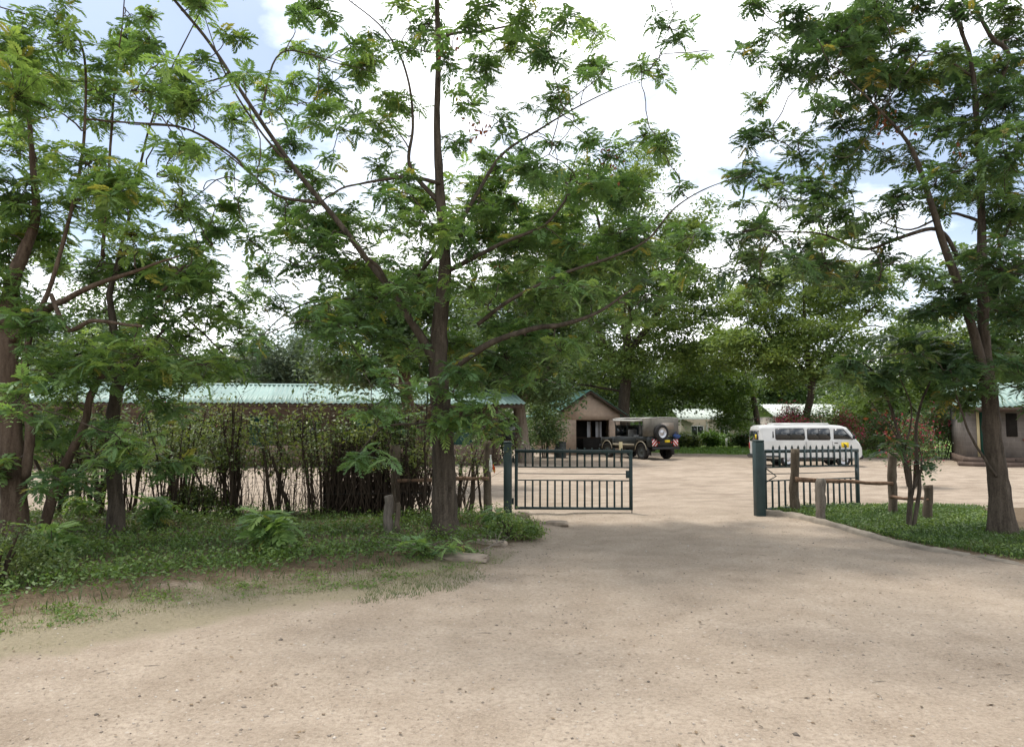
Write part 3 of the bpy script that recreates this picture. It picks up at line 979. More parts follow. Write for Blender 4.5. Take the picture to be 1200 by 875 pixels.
# ------------------------------------------------------------------ buildings
def corrugated(p00, p10, p01, p11, pitch=0.19, amp=0.030, rows=2, thick=0.012):
    """corrugated sheet: ribs run from the eave (p00-p10) up to the ridge (p01-p11)"""
    p00, p10, p01, p11 = map(np.array, (p00, p10, p01, p11))
    n = int(np.linalg.norm(p10 - p00) / pitch * 4)
    nm = np.cross(p10 - p00, p01 - p00)
    nm /= np.linalg.norm(nm)
    if nm[2] < 0:
        nm = -nm
    u = np.linspace(0, 1, n + 1)
    mb = MB()
    V = []
    for k in range(rows + 1):
        t = k / rows
        a = p00 * (1 - t) + p01 * t
        b = p10 * (1 - t) + p11 * t
        V.append(a + (b - a) * u[:, None] + nm * (amp * np.sin(np.arange(n + 1) * PI / 2))[:, None])
    V = np.concatenate(V)
    m_ = n + 1
    q = [(k * m_ + i, k * m_ + i + 1, (k + 1) * m_ + i + 1, (k + 1) * m_ + i) for k in range(rows) for i in range(n)]
    V2 = V - nm * thick
    N = len(V)
    q2 = [tuple(N + x for x in reversed(f)) for f in q]
    edge = [(i, i + N, i + 1 + N, i + 1) for i in range(n)] + [(rows * m_ + i + 1, rows * m_ + i + 1 + N, rows * m_ + i + N, rows * m_ + i) for i in range(n)]
    mb.add(np.concatenate([V, V2]), q + q2 + edge)
    return mb

# long stable with mint roof
LB = thing('long_building', 'long low building with mint green corrugated roof behind the stick hedge', 'building', (0.1, 33.4, 0), math.radians(8))
W0 = -27.0
NS = 34
rs_ = np.random.default_rng(77)
fs = obj('roof_slope', MB().box(W0 + 0.1, -0.6, -3.0, -2.92, 2.49, 2.555), M['darkwood'], LB)      # purlin carrying the sheets
for i in range(NS):
    e0, e1 = W0 + (-W0) * i / NS, W0 + (-W0) * (i + 1) / NS + 0.03
    k0, k1 = W0 + (-0.45 - W0) * i / NS, W0 + (-0.45 - W0) * (i + 1) / NS + 0.03
    dz, dy = 0.012 * (i % 2), rs_.normal(0, 0.02)
    obj('sheet', corrugated((e0, -3.2 + dy, 2.55 + dz), (e1, -3.2 + dy, 2.55 + dz), (k0, 0, 3.45 + dz), (k1, 0, 3.45 + dz)), M['roof_mint'], fs)
obj('roof_slope', corrugated((0, 3.2, 2.55), (W0, 3.2, 2.55), (-0.45, 0.004, 3.45), (W0, 0.004, 3.45)), M['roof_mint'], LB)
obj('ridge_cap', MB().prism([(-0.22, 3.41), (0, 3.50), (0.22, 3.41), (0, 3.44)], 0, W0 + 0.02, -0.5), M['roof_mint'], LB)
obj('wall', MB().box(W0 + 0.4, -0.9, -1.3, -1.1, 0, 2.95).box(-1.1, -0.9, -1.099, 2.6, 0, 2.9).box(W0 + 0.4, -0.9, 2.601, 2.8, 0, 2.5), M['stone'], LB)
obj('fascia', MB().box(W0 + 0.1, -0.1, -3.12, -3.08, 2.38, 2.50), M['darkwood'], LB)
vp = bevel_mesh(MB().box(-0.09, 0.09, -0.09, 0.09, 0, 2.37), 'verandah_post', 0.015)
for i in range(9):
    obj('verandah_post', vp, M['darkwood'], LB, loc=(W0 + 1.0 + i * 3.1, -2.9, 0))
for i in range(6):
    x = W0 + 3 + i * 4.2
    dr = obj('door', MB().box(x, x + 0.95, -1.36, -1.302, 0.02, 2.05), M['door_green'], LB)
    obj('handle', MB().tube([(x + 0.83, -1.39, 1.0), (x + 0.83, -1.39, 1.12)], 0.015, 6), M['rim'], dr)
    wi = obj('window', MB().box(x + 1.7, x + 2.9, -1.34, -1.302, 1.0, 1.9), M['darkwood'], LB)
    obj('pane', MB().box(x + 1.76, x + 2.27, -1.352, -1.341, 1.06, 1.84).box(x + 2.33, x + 2.84, -1.352, -1.341, 1.06, 1.84), M['glass'], wi)
obj('half_wall', MB().box(W0 + 0.6, -1.0, -2.86, -2.70, 0, 0.85), M['stone'], LB)

# brick shed
BH = thing('brick_house', 'small pinkish brick house with green gable roof and dark wide doorway', 'house', (at(690, 500, 42)[0], 42.0, 0), math.radians(12))
w2, ev, pk = 1.86, 2.42, 3.62
hw = 1.02  # doorway from -hw+0.05 to hw
f = MB()
x0, x1, dh = -0.80, 1.22, 2.0
f.prism([(-w2, 0), (x0, 0), (x0, dh), (-w2, dh)], 1, -0.12, 0.12)
f.prism([(x1, 0), (w2, 0), (w2, dh), (x1, dh)], 1, -0.12, 0.12)
f.prism([(-w2, dh), (w2, dh), (w2, ev), (0, pk), (-w2, ev)], 1, -0.12, 0.12)
f.box(-w2, -w2 + 0.22, 0.121, 5.8, 0, ev - 0.02).box(w2 - 0.22, w2, 0.121, 5.8, 0, ev - 0.02)
f.box(-w2, w2, 5.801, 6.0, 0, ev)
obj('wall', f, M['brick'], BH)
sl_ = (pk - ev) / w2
ov = 0.42
rl = corrugated((-w2 - ov, -0.45, ev - ov * sl_ + 0.10), (-w2 - ov, 6.4, ev - ov * sl_ + 0.10), (0, -0.45, pk + 0.10), (0, 6.4, pk + 0.10), 0.15, 0.02)
obj('roof_slope', rl, M['roof_green'], BH)
rr_ = corrugated((w2 + ov, -0.45, ev - ov * sl_ + 0.10), (w2 + ov, 6.4, ev - ov * sl_ + 0.10), (0.004, -0.45, pk + 0.10), (0.004, 6.4, pk + 0.10), 0.15, 0.02)
obj('roof_slope', rr_, M['roof_green'], BH)
for s in (-1, 1):
    obj('barge_board', MB().prism([(s * (w2 + ov), ev - ov * sl_ + 0.04), (s * 0.005, pk + 0.04), (s * 0.005, pk - 0.10), (s * (w2 + ov), ev - ov * sl_ - 0.10)], 1, -0.40, -0.36), M['darkwood'], BH)
wd = obj('window', MB().box(x0 + 0.02, x1 - 0.02, 0.50, 0.54, 0.95, 1.00).box(x0 + 0.02, x1 - 0.02, 0.50, 0.54, 1.93, 1.98).box(0.28, 0.32, 0.50, 0.54, 1.001, 1.929).box(0.78, 0.82, 0.50, 0.54, 1.001, 1.929), M['darkwood'], BH)
obj('curtain', MB().add([(0.10 + 0.055 * i, 0.62 + (0.04 if i % 2 else 0), z) for z in (0.95, 1.9) for i in range(5)], [(i, i + 1, i + 6, i + 5) for i in range(4)]), M['curtain'], wd)
obj('curtain', MB().add([(0.62 + 0.055 * i, 0.62 + (0.04 if i % 2 else 0), z) for z in (0.95, 1.9) for i in range(8)], [(i, i + 1, i + 9, i + 8) for i in range(7)]), M['curtain'], wd)
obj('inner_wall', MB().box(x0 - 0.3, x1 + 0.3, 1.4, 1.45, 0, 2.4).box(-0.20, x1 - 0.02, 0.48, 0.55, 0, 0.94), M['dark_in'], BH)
bn = thing('litter_bin', 'dark round litter bin standing in front of the brick house', 'bin', (at(657, 500, 38)[0], 38, 0))
obj('drum', MB().tube([(0, 0, 0), (0, 0, 0.03), (0, 0, 0.40), (0, 0, 0.42), (0, 0, 0.44), (0, 0, 0.80)], [0.27, 0.28, 0.28, 0.295, 0.28, 0.28], 16), M['green_bin'], bn)
obj('rim', MB().tube([(0, 0, 0.801), (0, 0, 0.83)], 0.295, 16), M['green_bin'], bn)

# grey block house with green door
RB = thing('block_house', 'grey block house with green door, red window sill and pale green roof', 'house', (18.95, 30.4, 0), math.radians(-26))
f = MB()
f.box(0, 0.42, 0, 0.2, 0.36, 2.55).box(1.22, 2.05, 0, 0.2, 0.36, 2.55).box(0.42, 1.22, 0, 0.2, 2.3, 2.55)
f.box(2.05, 3.55, 0, 0.2, 0.36, 1.12).box(2.05, 3.55, 0, 0.2, 2.12, 2.55).box(3.55, 9, 0, 0.2, 0.36, 2.55)
f.box(0, 0.2, 0.201, 6, 0.36, 2.55).box(8.8, 9, 0.201, 6, 0.36, 2.55).box(0.201, 8.799, 5.8, 6, 0.36, 2.55)
obj('wall', f, M['block'], RB)
obj('plinth', MB().box(-0.08, 9.08, -0.08, 6.08, 0, 0.355), M['plinth'], RB)
obj('step', MB().box(-0.35, 1.9, -0.75, -0.081, 0, 0.17), M['plinth'], RB)
obj('step', MB().box(-0.15, 1.6, -0.45, -0.082, 0.171, 0.34), M['plinth'], RB)
dr = obj('door', MB().box(0.52, 1.12, 0.06, 0.11, 0.365, 2.28), M['door_green'], RB)
obj('handle', MB().tube([(1.03, 0.03, 1.3), (1.03, 0.03, 1.42)], 0.015, 6), M['rim'], dr)
obj('door_frame', MB().box(0.40, 0.50, -0.015, 0.22, 0.362, 2.32).box(1.14, 1.22, -0.010, 0.22, 0.362, 2.32), M['yellow_trim'], RB)
obj('shutter', MB().box(1.42, 1.80, -0.045, -0.004, 1.2, 2.15), M['dark_in'], RB)
wi = obj('window', MB().box(2.05, 2.11, 0.03, 0.12, 1.12, 2.12).box(3.49, 3.55, 0.03, 0.12, 1.12, 2.12).box(2.111, 3.489, 0.03, 0.12, 1.12, 1.18).box(2.111, 3.489, 0.03, 0.12, 2.06, 2.119).box(2.60, 2.65, 0.03, 0.12, 1.181, 2.059), M['red_trim'], RB)
for i in range(9):
    z = 1.20 + i * 0.096
    V = [(2.66, 0.05, z), (3.48, 0.05, z), (3.48, 0.10, z + 0.088), (2.66, 0.10, z + 0.088)]
    obj('pane', MB().add(V + [(x, y + 0.006, zz_) for x, y, zz_ in V], [(0, 1, 2, 3), (7, 6, 5, 4), (0, 4, 5, 1), (2, 6, 7, 3)]), M['louvre'], wi)
obj('pane', MB().box(2.115, 2.595, 0.07, 0.08, 1.185, 2.055), M['glass'], wi)
obj('sill', MB().box(1.98, 3.62, -0.10, 0.028, 1.06, 1.115), M['red_trim'], RB)
obj('roof_slope', corrugated((-0.5, -0.9, 2.42), (9.5, -0.9, 2.42), (-0.5, 3.0, 3.55), (9.5, 3.0, 3.55)), M['roof_mint'], RB)
obj('roof_slope', corrugated((9.5, 6.9, 2.42), (-0.5, 6.9, 2.42), (9.5, 3.004, 3.55), (-0.5, 3.004, 3.55)), M['roof_mint'], RB)
obj('fascia', MB().box(-0.48, 9.48, -0.87, -0.83, 2.20, 2.375), M['darkwood'], RB)
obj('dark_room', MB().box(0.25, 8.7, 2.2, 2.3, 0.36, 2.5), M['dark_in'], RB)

def far_house(label, cat, D, x0, x1, y_eave, y_ridge, dep, roofm, wallm, wins, rz=0.0):
    o = at((x0 + x1) / 2, 500, D)
    h = thing('far_house', label, cat, (o[0], D, 0), rz)
    hw_ = (x1 - x0) / 2 * D / F
    e = CAMH + (500 - y_eave) * D / F
    k = CAMH + (500 - y_ridge) * D / F
    obj('wall', MB().box(-hw_ * 0.9, hw_ * 0.9, 0.5, 0.7, 0, e + 0.1).box(-hw_ * 0.9, -hw_ * 0.9 + 0.2, 0.701, dep * 2 - 0.5, 0, e).box(hw_ * 0.9 - 0.2, hw_ * 0.9, 0.701, dep * 2 - 0.5, 0, e), wallm, h)
    obj('roof_slope', corrugated((-hw_, 0, e), (hw_, 0, e), (-hw_, dep, k), (hw_, dep, k), 0.25, 0.03), roofm, h)
    obj('roof_slope', corrugated((hw_, dep * 2, e), (-hw_, dep * 2, e), (hw_, dep + 0.004, k), (-hw_, dep + 0.004, k), 0.25, 0.03), roofm, h)
    for wx, wz, ww, wh in wins:
        wn_ = obj('window', MB().box(wx - ww, wx + ww, 0.42, 0.498, wz, wz + wh), M['white'], h)
        obj('pane', MB().box(wx - ww + 0.06, wx - 0.03, 0.405, 0.419, wz + 0.06, wz + wh - 0.06).box(wx + 0.03, wx + ww - 0.06, 0.405, 0.419, wz + 0.06, wz + wh - 0.06), M['glass'], wn_)
    return h
fh = far_house('beige house with small white window and pale roof beyond the truck', 'house', 62, 796, 866, 491, 478, 3.0, M['roof_pale'], M['beige'], [(-0.9, 0.85, 0.55, 0.85), (1.4, 0.85, 0.4, 0.85)])
obj('downpipe', MB().tube([(-0.1, 0.36, 0.1), (-0.1, 0.36, 2.1)], 0.05, 6), M['white'], fh)
far_house('white roofed building behind the bougainvillea and the minibus', 'building', 58, 908, 1000, 488, 472, 3.4, M['roof_white'], M['beige'], [(-1.5, 0.9, 0.5, 0.8), (1.2, 0.9, 0.5, 0.8)])
fh = far_house('small far shed under pale roof between the beige house and white roofed building', 'shed', 78, 862, 900, 488, 472, 2.5, M['roof_pale'], M['beige'], [(0, 0.9, 0.4, 0.8)])

# gabled kiosk beyond the thin sapling
KB = thing('timber_kiosk', 'small dark timber kiosk with white barge boards beside the block house', 'kiosk', (at(1056, 500, 47)[0], 47, 0), math.radians(20))
f = MB()
f.prism([(-1.0, 0), (1.0, 0), (1.0, 2.5), (0, 3.35), (-1.0, 2.5)], 1, 0, 2.5)
obj('wall', f, M['darkwood'], KB)
obj('notice_board', MB().box(-0.8, 0.35, -0.06, -0.003, 1.55, 2.3), M['white'], KB)
for s in (-1, 1):
    obj('roof_slope', MB().prism([(s * 1.35, 2.30), (s * 0.004, 3.45), (s * 0.004, 3.51), (s * 1.35, 2.36)], 1, -0.4, 2.9), M['darkwood'], KB)
    obj('barge_board', MB().prism([(s * 1.35, 2.26), (s * 0.004, 3.41), (s * 0.004, 3.53), (s * 1.35, 2.38)], 1, -0.45, -0.403), M['white'], KB)

# white garden marker posts along the far lawn
for i, (px, py) in enumerate(((813, 519), (868, 518), (851, 519.5))):
    a = gnd(px, py + 5)
    a[1] = 56
    a = at(px, 500, 56)
    obj_ = thing('marker_post', ('thin white post on the far lawn closest to the safari truck', 'thin white post on the far lawn closest to the minibus', 'short white post in the middle of the three on the far lawn')[i], 'post', (a[0], 56, 0), 0, 'white posts on the far lawn')
    obj('shaft', bevel_mesh(MB().box(-0.06, 0.06, -0.06, 0.06, -0.1, 0.92 - 0.1 * i), 'shaft', 0.01), M['white'], obj_)

# ------------------------------------------------------------------ wheels
def wheel(parent, x, y, r, wdt, side, name='wheel', rot=None, rimmat='rim'):
    t = MB()
    prof_ = [(r * 0.62, -0.5), (r * 0.90, -0.5), (r * 0.98, -0.38), (r, 0), (r * 0.98, 0.38), (r * 0.90, 0.5), (r * 0.62, 0.5)]
    n = 28
    V, q = [], []
    for i in range(n):
        a = 2 * PI * i / n
        for pr, pw in prof_:
            V.append((pr * math.cos(a), pw * wdt, pr * math.sin(a)))
    m_ = len(prof_)
    for i in range(n):
        for k in range(m_):
            i2, k2 = (i + 1) % n, (k + 1) % m_
            q.append((i * m_ + k, i * m_ + k2, i2 * m_ + k2, i2 * m_ + k))
    wo_ = obj(name, MB().add(V, q).mesh(name, True, None, True), M['rubber'], parent, loc=(x, y, r if rot is None else 0))
    if rot is not None:
        wo_.location = (x, y, rot[0])
        wo_.rotation_euler = rot[1]
    d = MB()
    yo = side * wdt * 0.34
    ring = [(0.0, 0.10), (0.16, 0.10), (0.20, 0.0), (0.50, -0.06), (0.58, 0.10), (0.63, 0.12)]
    V, q = [], []
    for i in range(n):
        a = 2 * PI * i / n
        for pr, pw in ring:
            V.append((pr * r * math.cos(a), yo + side * pw * wdt, pr * r * math.sin(a)))
    m_ = len(ring)
    for i in range(n):
        for k in range(m_ - 1):
            i2 = (i + 1) % n
            q.append((i * m_ + k, i2 * m_ + k, i2 * m_ + k + 1, i * m_ + k + 1))
    rm = obj('rim', MB().add(V, q).mesh('rim', True, None, True), M[rimmat], wo_)
    return wo_

def boolean_cut(o, cutters):
    """cut real wheel arches out of a body"""
    for cmb in cutters:
        cme = cmb.mesh('cutter', False, None, True)
        cme.materials.append(M['black_trim'])
        co = bpy.data.objects.new('cutter', cme)
        C.objects.link(co)
        co.matrix_world = o.matrix_world
        co.parent = o.parent
        md = o.modifiers.new('arch', 'BOOLEAN')
        md.operation = 'DIFFERENCE'
        md.object = co
        md.solver = 'EXACT'
        try:
            md.material_mode = 'TRANSFER'
        except Exception:
            pass
        dg = bpy.context.evaluated_depsgraph_get()
        dg.update()
        ev = o.evaluated_get(dg)
        nm = bpy.data.meshes.new_from_object(ev)
        o.modifiers.clear()
        o.data = nm
        bpy.data.objects.remove(co)

def loft(stations):
    """stations: (x, zb, zt, hwb, hwbelt, hwt, zbelt) closed rounded body"""
    mb = MB()
    V, q = [], []
    for x, zb, zt, a, b, c, zm in stations:
        zm = min(zm, zt - 0.14)
        half = [(a * 0.90, zb), (a, zb + 0.07), (b, zm - 0.18), (b - 0.004, zm), (c + 0.028, zt - 0.13), (c - 0.01, zt - 0.06), (c - 0.09, zt - 0.012), (c * 0.45, zt + 0.012)]
        ring = half + [(-y, z) for y, z in reversed(half)]
        V += [(x, y, z) for y, z in ring]
    m_ = 16
    n = len(stations)
    for i in range(n - 1):
        for k in range(m_):
            k2 = (k + 1) % m_
            q.append((i * m_ + k, i * m_ + k2, (i + 1) * m_ + k2, (i + 1) * m_ + k))
    t = [(0, k, k + 1) for k in range(1, m_ - 1)] + [((n - 1) * m_, (n - 1) * m_ + k + 1, (n - 1) * m_ + k) for k in range(1, m_ - 1)]
    return mb.add(V, q, t)

# ------------------------------------------------------------------ minibus
vb = gnd(949, 547)
VAN = thing('minibus', 'white minibus with dark side windows parked in the sandy yard', 'minibus', (at(950, 500, 29.9)[0] - 2.24, 30.2, 0), math.radians(-2))
VAN.scale = (0.92, 0.92, 0.95)
ST = [(0.00, 0.52, 1.58, 0.70, 0.74, 0.62, 1.06), (0.05, 0.42, 1.70, 0.79, 0.82, 0.69, 1.08), (0.16, 0.36, 1.745, 0.815, 0.835, 0.715, 1.08), (0.6, 0.33, 1.765, 0.825, 0.845, 0.73, 1.08),
      (2.0, 0.30, 1.775, 0.825, 0.845, 0.735, 1.08), (3.2, 0.30, 1.765, 0.825, 0.845, 0.73, 1.08), (3.62, 0.30, 1.735, 0.825, 0.84, 0.72, 1.08), (3.84, 0.30, 1.67, 0.82, 0.835, 0.71, 1.08),
      (4.24, 0.32, 1.17, 0.815, 0.83, 0.73, 1.02), (4.34, 0.33, 1.07, 0.80, 0.815, 0.72, 0.92), (4.40, 0.36, 1.00, 0.78, 0.79, 0.70, 0.85), (4.445, 0.40, 0.90, 0.74, 0.75, 0.66, 0.75)]
body = obj('body', loft(ST).mesh('body', False, None, True), M['van_white'], VAN)
bpy.context.view_layer.update()
boolean_cut(body, [MB().tube([(wx, -1.2, 0.34), (wx, 1.2, 0.34)], 0.385, 24) for wx in (1.22, 3.62)])
for p in body.data.polygons:
    p.use_smooth = False
RP = obj('raised_roof', bevel_mesh(MB().box(0.75, 3.15, -0.56, 0.56, 1.74, 1.85), 'raised_roof', 0.045, 3), M['van_white'], VAN)
def side_panel(pts, s, off=0.004, th=0.008):
    """thin panel laid on the leaning side above the belt; pts in (x, z)"""
    z0, y0, z1, y1 = 1.08, 0.841, 1.635, 0.755
    def yy(z): return y0 + (y1 - y0) * (z - z0) / (z1 - z0)
    n = len(pts)
    V = [(x, s * (yy(z) + off), z) for x, z in pts] + [(x, s * (yy(z) + off + th), z) for x, z in pts]
    q = [(i, (i + 1) % n, n + (i + 1) % n, n + i) for i in range(n)]
    t = [(n, n + i, n + i + 1) for i in range(1, n - 1)]
    return MB().add(V, q, t)
for s in (-1, 1):
    for (xa, xb) in ((0.68, 1.98), (2.06, 3.08)):
        c = 0.06
        pts = [(xa + c, 1.125), (xb - c, 1.125), (xb, 1.125 + c), (xb - 0.02, 1.63 - c), (xb - c, 1.63), (xa + c, 1.63), (xa + 0.02, 1.63 - c), (xa, 1.125 + c)]
        fr_ = obj('side_window', side_panel(pts, s).mesh('side_window', False, None, True), M['black_trim'], VAN)
        k = 0.04
        mid = (xa + xb) / 2
        for (p0, p1) in ((xa + k, mid - 0.012), (mid + 0.012, xb - k)):
            obj('pane', side_panel([(p0, 1.16), (p1, 1.16), (p1, 1.595), (p0, 1.595)], s, 0.0125, 0.004).mesh('pane', False, None, True), M['glass'], fr_)
    pts = [(3.20, 1.165), (4.02, 1.165), (3.99, 1.22), (3.66, 1.60), (3.24, 1.60)]
    fr_ = obj('door_window', side_panel(pts, s).mesh('door_window', False, None, True), M['black_trim'], VAN)
    obj('pane', side_panel([(3.235, 1.20), (3.94, 1.20), (3.63, 1.565), (3.265, 1.565)], s, 0.0125, 0.004).mesh('pane', False, None, True), M['glass'], fr_)
    obj('vent', side_panel([(0.56, 1.22), (0.62, 1.22), (0.62, 1.5), (0.58, 1.5)], s).mesh('vent', False, None, True), M['black_trim'], VAN)
    obj('door_seam', MB().box(3.135, 3.147, s * 0.846 - 0.003, s * 0.846 + 0.003, 0.40, 1.06), M['black_trim'], VAN)
    for xs_ in (1.995, 2.03):
        obj('door_seam', MB().box(xs_ - 0.004, xs_ + 0.004, s * 0.846 - 0.003, s * 0.846 + 0.003, 0.42, 1.06), M['black_trim'], VAN)
    obj('side_moulding', MB().box(0.30, 4.2, s * 0.842 - 0.009, s * 0.842 + 0.009, 0.70, 0.735), M['rim'], VAN)
    obj('door_handle', bevel_mesh(MB().box(3.22, 3.38, s * 0.852 - 0.012, s * 0.852 + 0.012, 0.985, 1.02), 'door_handle', 0.008), M['black_trim'], VAN)
    obj('sill_trim', MB().box(0.25, 0.80, s * 0.838 - 0.012, s * 0.838 + 0.012, 0.40, 0.47), M['black_trim'], VAN)
    obj('sill_trim', MB().box(1.64, 3.2, s * 0.838 - 0.012, s * 0.838 + 0.012, 0.32, 0.40), M['black_trim'], VAN)
    mi = obj('wing_mirror', bevel_mesh(MB().box(3.98, 4.06, s * 0.98 - 0.07, s * 0.98 + 0.07, 1.16, 1.36), 'wing_mirror', 0.02, 2), M['black_trim'], VAN)
    obj('mirror_arm', MB().tube([(4.0, s * 0.80, 1.14), (4.02, s * 0.93, 1.2)], 0.014, 6), M['black_trim'], mi)
    st1 = obj('sticker', MB().box(3.52, 3.84, s * 0.849 - 0.003, s * 0.849 + 0.003, 0.82, 1.03), M['yellow'], VAN)
    obj('emblem', MB().prism([(3.58, 0.99), (3.62, 1.0), (3.78, 0.87), (3.73, 0.855)], 1, s * 0.854 - 0.0015, s * 0.854 + 0.0015).prism([(3.60, 0.86), (3.64, 0.85), (3.70, 0.925), (3.67, 0.94)], 1, s * 0.8575 - 0.001, s * 0.8575 + 0.001), M['black'], st1)
    obj('headlight', bevel_mesh(MB().box(4.38, 4.45, s * 0.55 - 0.13, s * 0.55 + 0.13, 0.62, 0.78), 'headlight', 0.02), M['lamp_clear'], VAN)
    obj('tail_light', bevel_mesh(MB().box(-0.025, 0.03, s * 0.70 - 0.05, s * 0.70 + 0.05, 0.72, 1.0), 'tail_light', 0.01), M['lamp_red'], VAN)
rwv = [(-0.60, 1.12), (0.60, 1.12), (0.55, 1.52), (-0.55, 1.52)]
rw = obj('rear_window', MB().add([(-0.012 + (0.0 if z < 1.3 else 0.012), y, z) for y, z in rwv] + [(0.03, y, z) for y, z in rwv], [(0, 3, 2, 1), (0, 1, 5, 4), (1, 2, 6, 5), (2, 3, 7, 6), (3, 0, 4, 7)]).mesh('rear_window', False, None, True), M['glass'], VAN)
obj('sticker', MB().box(-0.018, -0.013, -0.42, -0.22, 1.17, 1.36), M['yellow'], rw)
obj('rear_window_frame', MB().box(-0.004, 0.02, -0.66, -0.601, 1.08, 1.54).box(-0.004, 0.02, 0.601, 0.66, 1.08, 1.54).box(-0.004, 0.02, -0.60, 0.60, 1.075, 1.119), M['black_trim'], VAN)
obj('bumper', bevel_mesh(MB().box(-0.10, 0.20, -0.82, 0.82, 0.34, 0.50), 'bumper', 0.04, 2), M['black_trim'], VAN)
obj('bumper', bevel_mesh(MB().box(4.30, 4.50, -0.78, 0.78, 0.32, 0.52), 'bumper', 0.04, 2), M['black_trim'], VAN)
ws = [(3.88, 1.62, 0.60), (4.19, 1.235, 0.64)]
obj('windscreen', MB().add([(ws[0][0] + 0.012, -ws[0][2], ws[0][1] + 0.03), (ws[1][0] + 0.02, -ws[1][2], ws[1][1] + 0.03), (ws[1][0] + 0.02, ws[1][2], ws[1][1] + 0.03), (ws[0][0] + 0.012, ws[0][2], ws[0][1] + 0.03),
     (ws[0][0] - 0.03, -ws[0][2], ws[0][1]), (ws[1][0] - 0.03, -ws[1][2], ws[1][1] - 0.02), (ws[1][0] - 0.03, ws[1][2], ws[1][1] - 0.02), (ws[0][0] - 0.03, ws[0][2], ws[0][1])],
     [(0, 1, 2, 3), (0, 4, 5, 1), (1, 5, 6, 2), (2, 6, 7, 3), (3, 7, 4, 0)]).mesh('windscreen', False, None, True), M['glass'], VAN)
for wx in (1.22, 3.62):
    for s in (-1, 1):
        wheel(VAN, wx, s * 0.72, 0.315, 0.19, s)
obj('underbody', MB().box(0.4, 4.1, -0.6, 0.6, 0.22, 0.36), M['black_trim'], VAN)

# ------------------------------------------------------------------ safari truck
TR = thing('safari_truck', 'dark open-sided safari truck with canvas canopy and spare wheel on its tail', 'truck', (at(779, 500, 35.6)[0], 35.6, 0), math.radians(180 - 61))
def tp(nm, mb, mat, bev=0.015, parent=None):
    return obj(nm, bevel_mesh(mb, nm, bev) if bev else mb.mesh(nm, False, None, True), mat, parent or TR)
tub = MB().prism([(0.0, 0.62), (0.34, 0.62), (0.42, 0.92), (1.12, 0.92), (1.22, 0.58), (2.85, 0.58), (2.85, 1.08), (0.0, 1.08)][::1], 1, -0.86, 0.86)
# the tub outline is concave at the wheel arch: build from convex pieces
tub = MB().box(0.0, 0.36, -0.86, 0.86, 0.62, 1.12).box(0.361, 1.18, -0.86, 0.86, 0.90, 1.12).box(1.181, 2.9, -0.86, 0.86, 0.58, 1.12)
body = tp('body', tub, M['truck'])
tp('floor', MB().box(0.1, 4.1, -0.55, 0.55, 0.50, 0.575), M['black_trim'], 0)
bon = tp('bonnet', MB().prism([(2.901, 0.75), (4.12, 0.75), (4.12, 1.05), (2.901, 1.14)], 1, -0.52, 0.52), M['truck'])
for s in (-1, 1):
    tp('wing', MB().box(2.902, 3.12, s * 0.86, s * 0.521, 0.62, 1.06).box(3.121, 3.95, s * 0.86, s * 0.521, 0.88, 1.06).box(3.951, 4.12, s * 0.86, s * 0.521, 0.70, 1.06), M['truck'])
    for wx in (0.77, 3.54):
        pth = [(wx + 0.44 * math.cos(a), s * 0.885, 0.42 + 0.47 * math.sin(a)) for a in np.linspace(0.12, PI - 0.12, 9)]
        obj('wheel_arch', MB().tube(pth, 0.024, 6), M['truck_trim'], TR)
        wheel(TR, wx, s * 0.74, 0.40, 0.24, s, rimmat='green_bin')
    tp('side_stripe', MB().box(1.30, 3.05, s * 0.868 - 0.006, s * 0.868 + 0.006, 0.66, 0.76), M['truck_trim'], 0)
    tp('reflector_plate', MB().box(-0.035, -0.005, s * 0.66 - 0.15, s * 0.66 + 0.15, 0.66, 1.0), M['chevron'], 0)
    tp('tail_light', MB().box(-0.03, -0.004, s * 0.40 - 0.04, s * 0.40 + 0.04, 0.80, 0.88), M['lamp_red'], 0)
    tp('headlight', MB().box(4.121, 4.15, s * 0.68 - 0.09, s * 0.68 + 0.09, 0.82, 1.0), M['lamp_clear'], 0)
    # canopy frame uprights
    for x in (0.03, 0.95, 1.9, 2.82):
        obj('canopy_post', MB().tube([(x, s * 0.83, 1.12), (x + (0.10 if x > 2 else 0), s * 0.82, 1.98)], 0.022, 6), M['truck'], TR)
    side = MB().box(0.0, 0.62, s * 0.865 - 0.012, s * 0.865 + 0.012, 1.14, 2.02)
    sc = tp('canvas_side', side, M['canvas'], 0)
    # rolled canvas along the roof edge
    obj('rolled_canvas', MB().tube(wobble([(0.62, s * 0.88, 1.93), (1.3, s * 0.885, 1.90), (2.1, s * 0.885, 1.91), (2.95, s * 0.875, 1.94)], 0.01, rng), 0.055, 8), M['canvas_pale'], TR)
n1, n2 = 13, 7
V, q = [], []
for i in range(n1):
    for j in range(n2):
        x = -0.02 + 3.1 * i / (n1 - 1)
        y = -0.87 + 1.74 * j / (n2 - 1)
        V.append((x, y, 2.05 + 0.03 * (1 - (y / 0.87) ** 2) - 0.018 * abs(math.sin(PI * x / 0.95)) - (0.05 if i == n1 - 1 else 0)))
q = [(i * n2 + j, (i + 1) * n2 + j, (i + 1) * n2 + j + 1, i * n2 + j + 1) for i in range(n1 - 1) for j in range(n2 - 1)]
rf = obj('canopy_roof', MB().add(V, q), M['canvas_pale'], TR)
md = rf.modifiers.new('thickness', 'SOLIDIFY'); md.thickness = 0.03
rear = tp('canvas_rear', MB().box(-0.025, 0.0, -0.86, 0.86, 1.16, 2.03), M['canvas'], 0)
tp('canvas_window', MB().box(-0.035, -0.026, -0.55, 0.30, 1.48, 1.80), M['canvas_win'], 0, rear)
wheel(TR, -0.19, 0.40, 0.40, 0.24, 1, 'spare_wheel', (1.32, (0, 0, PI / 2)))
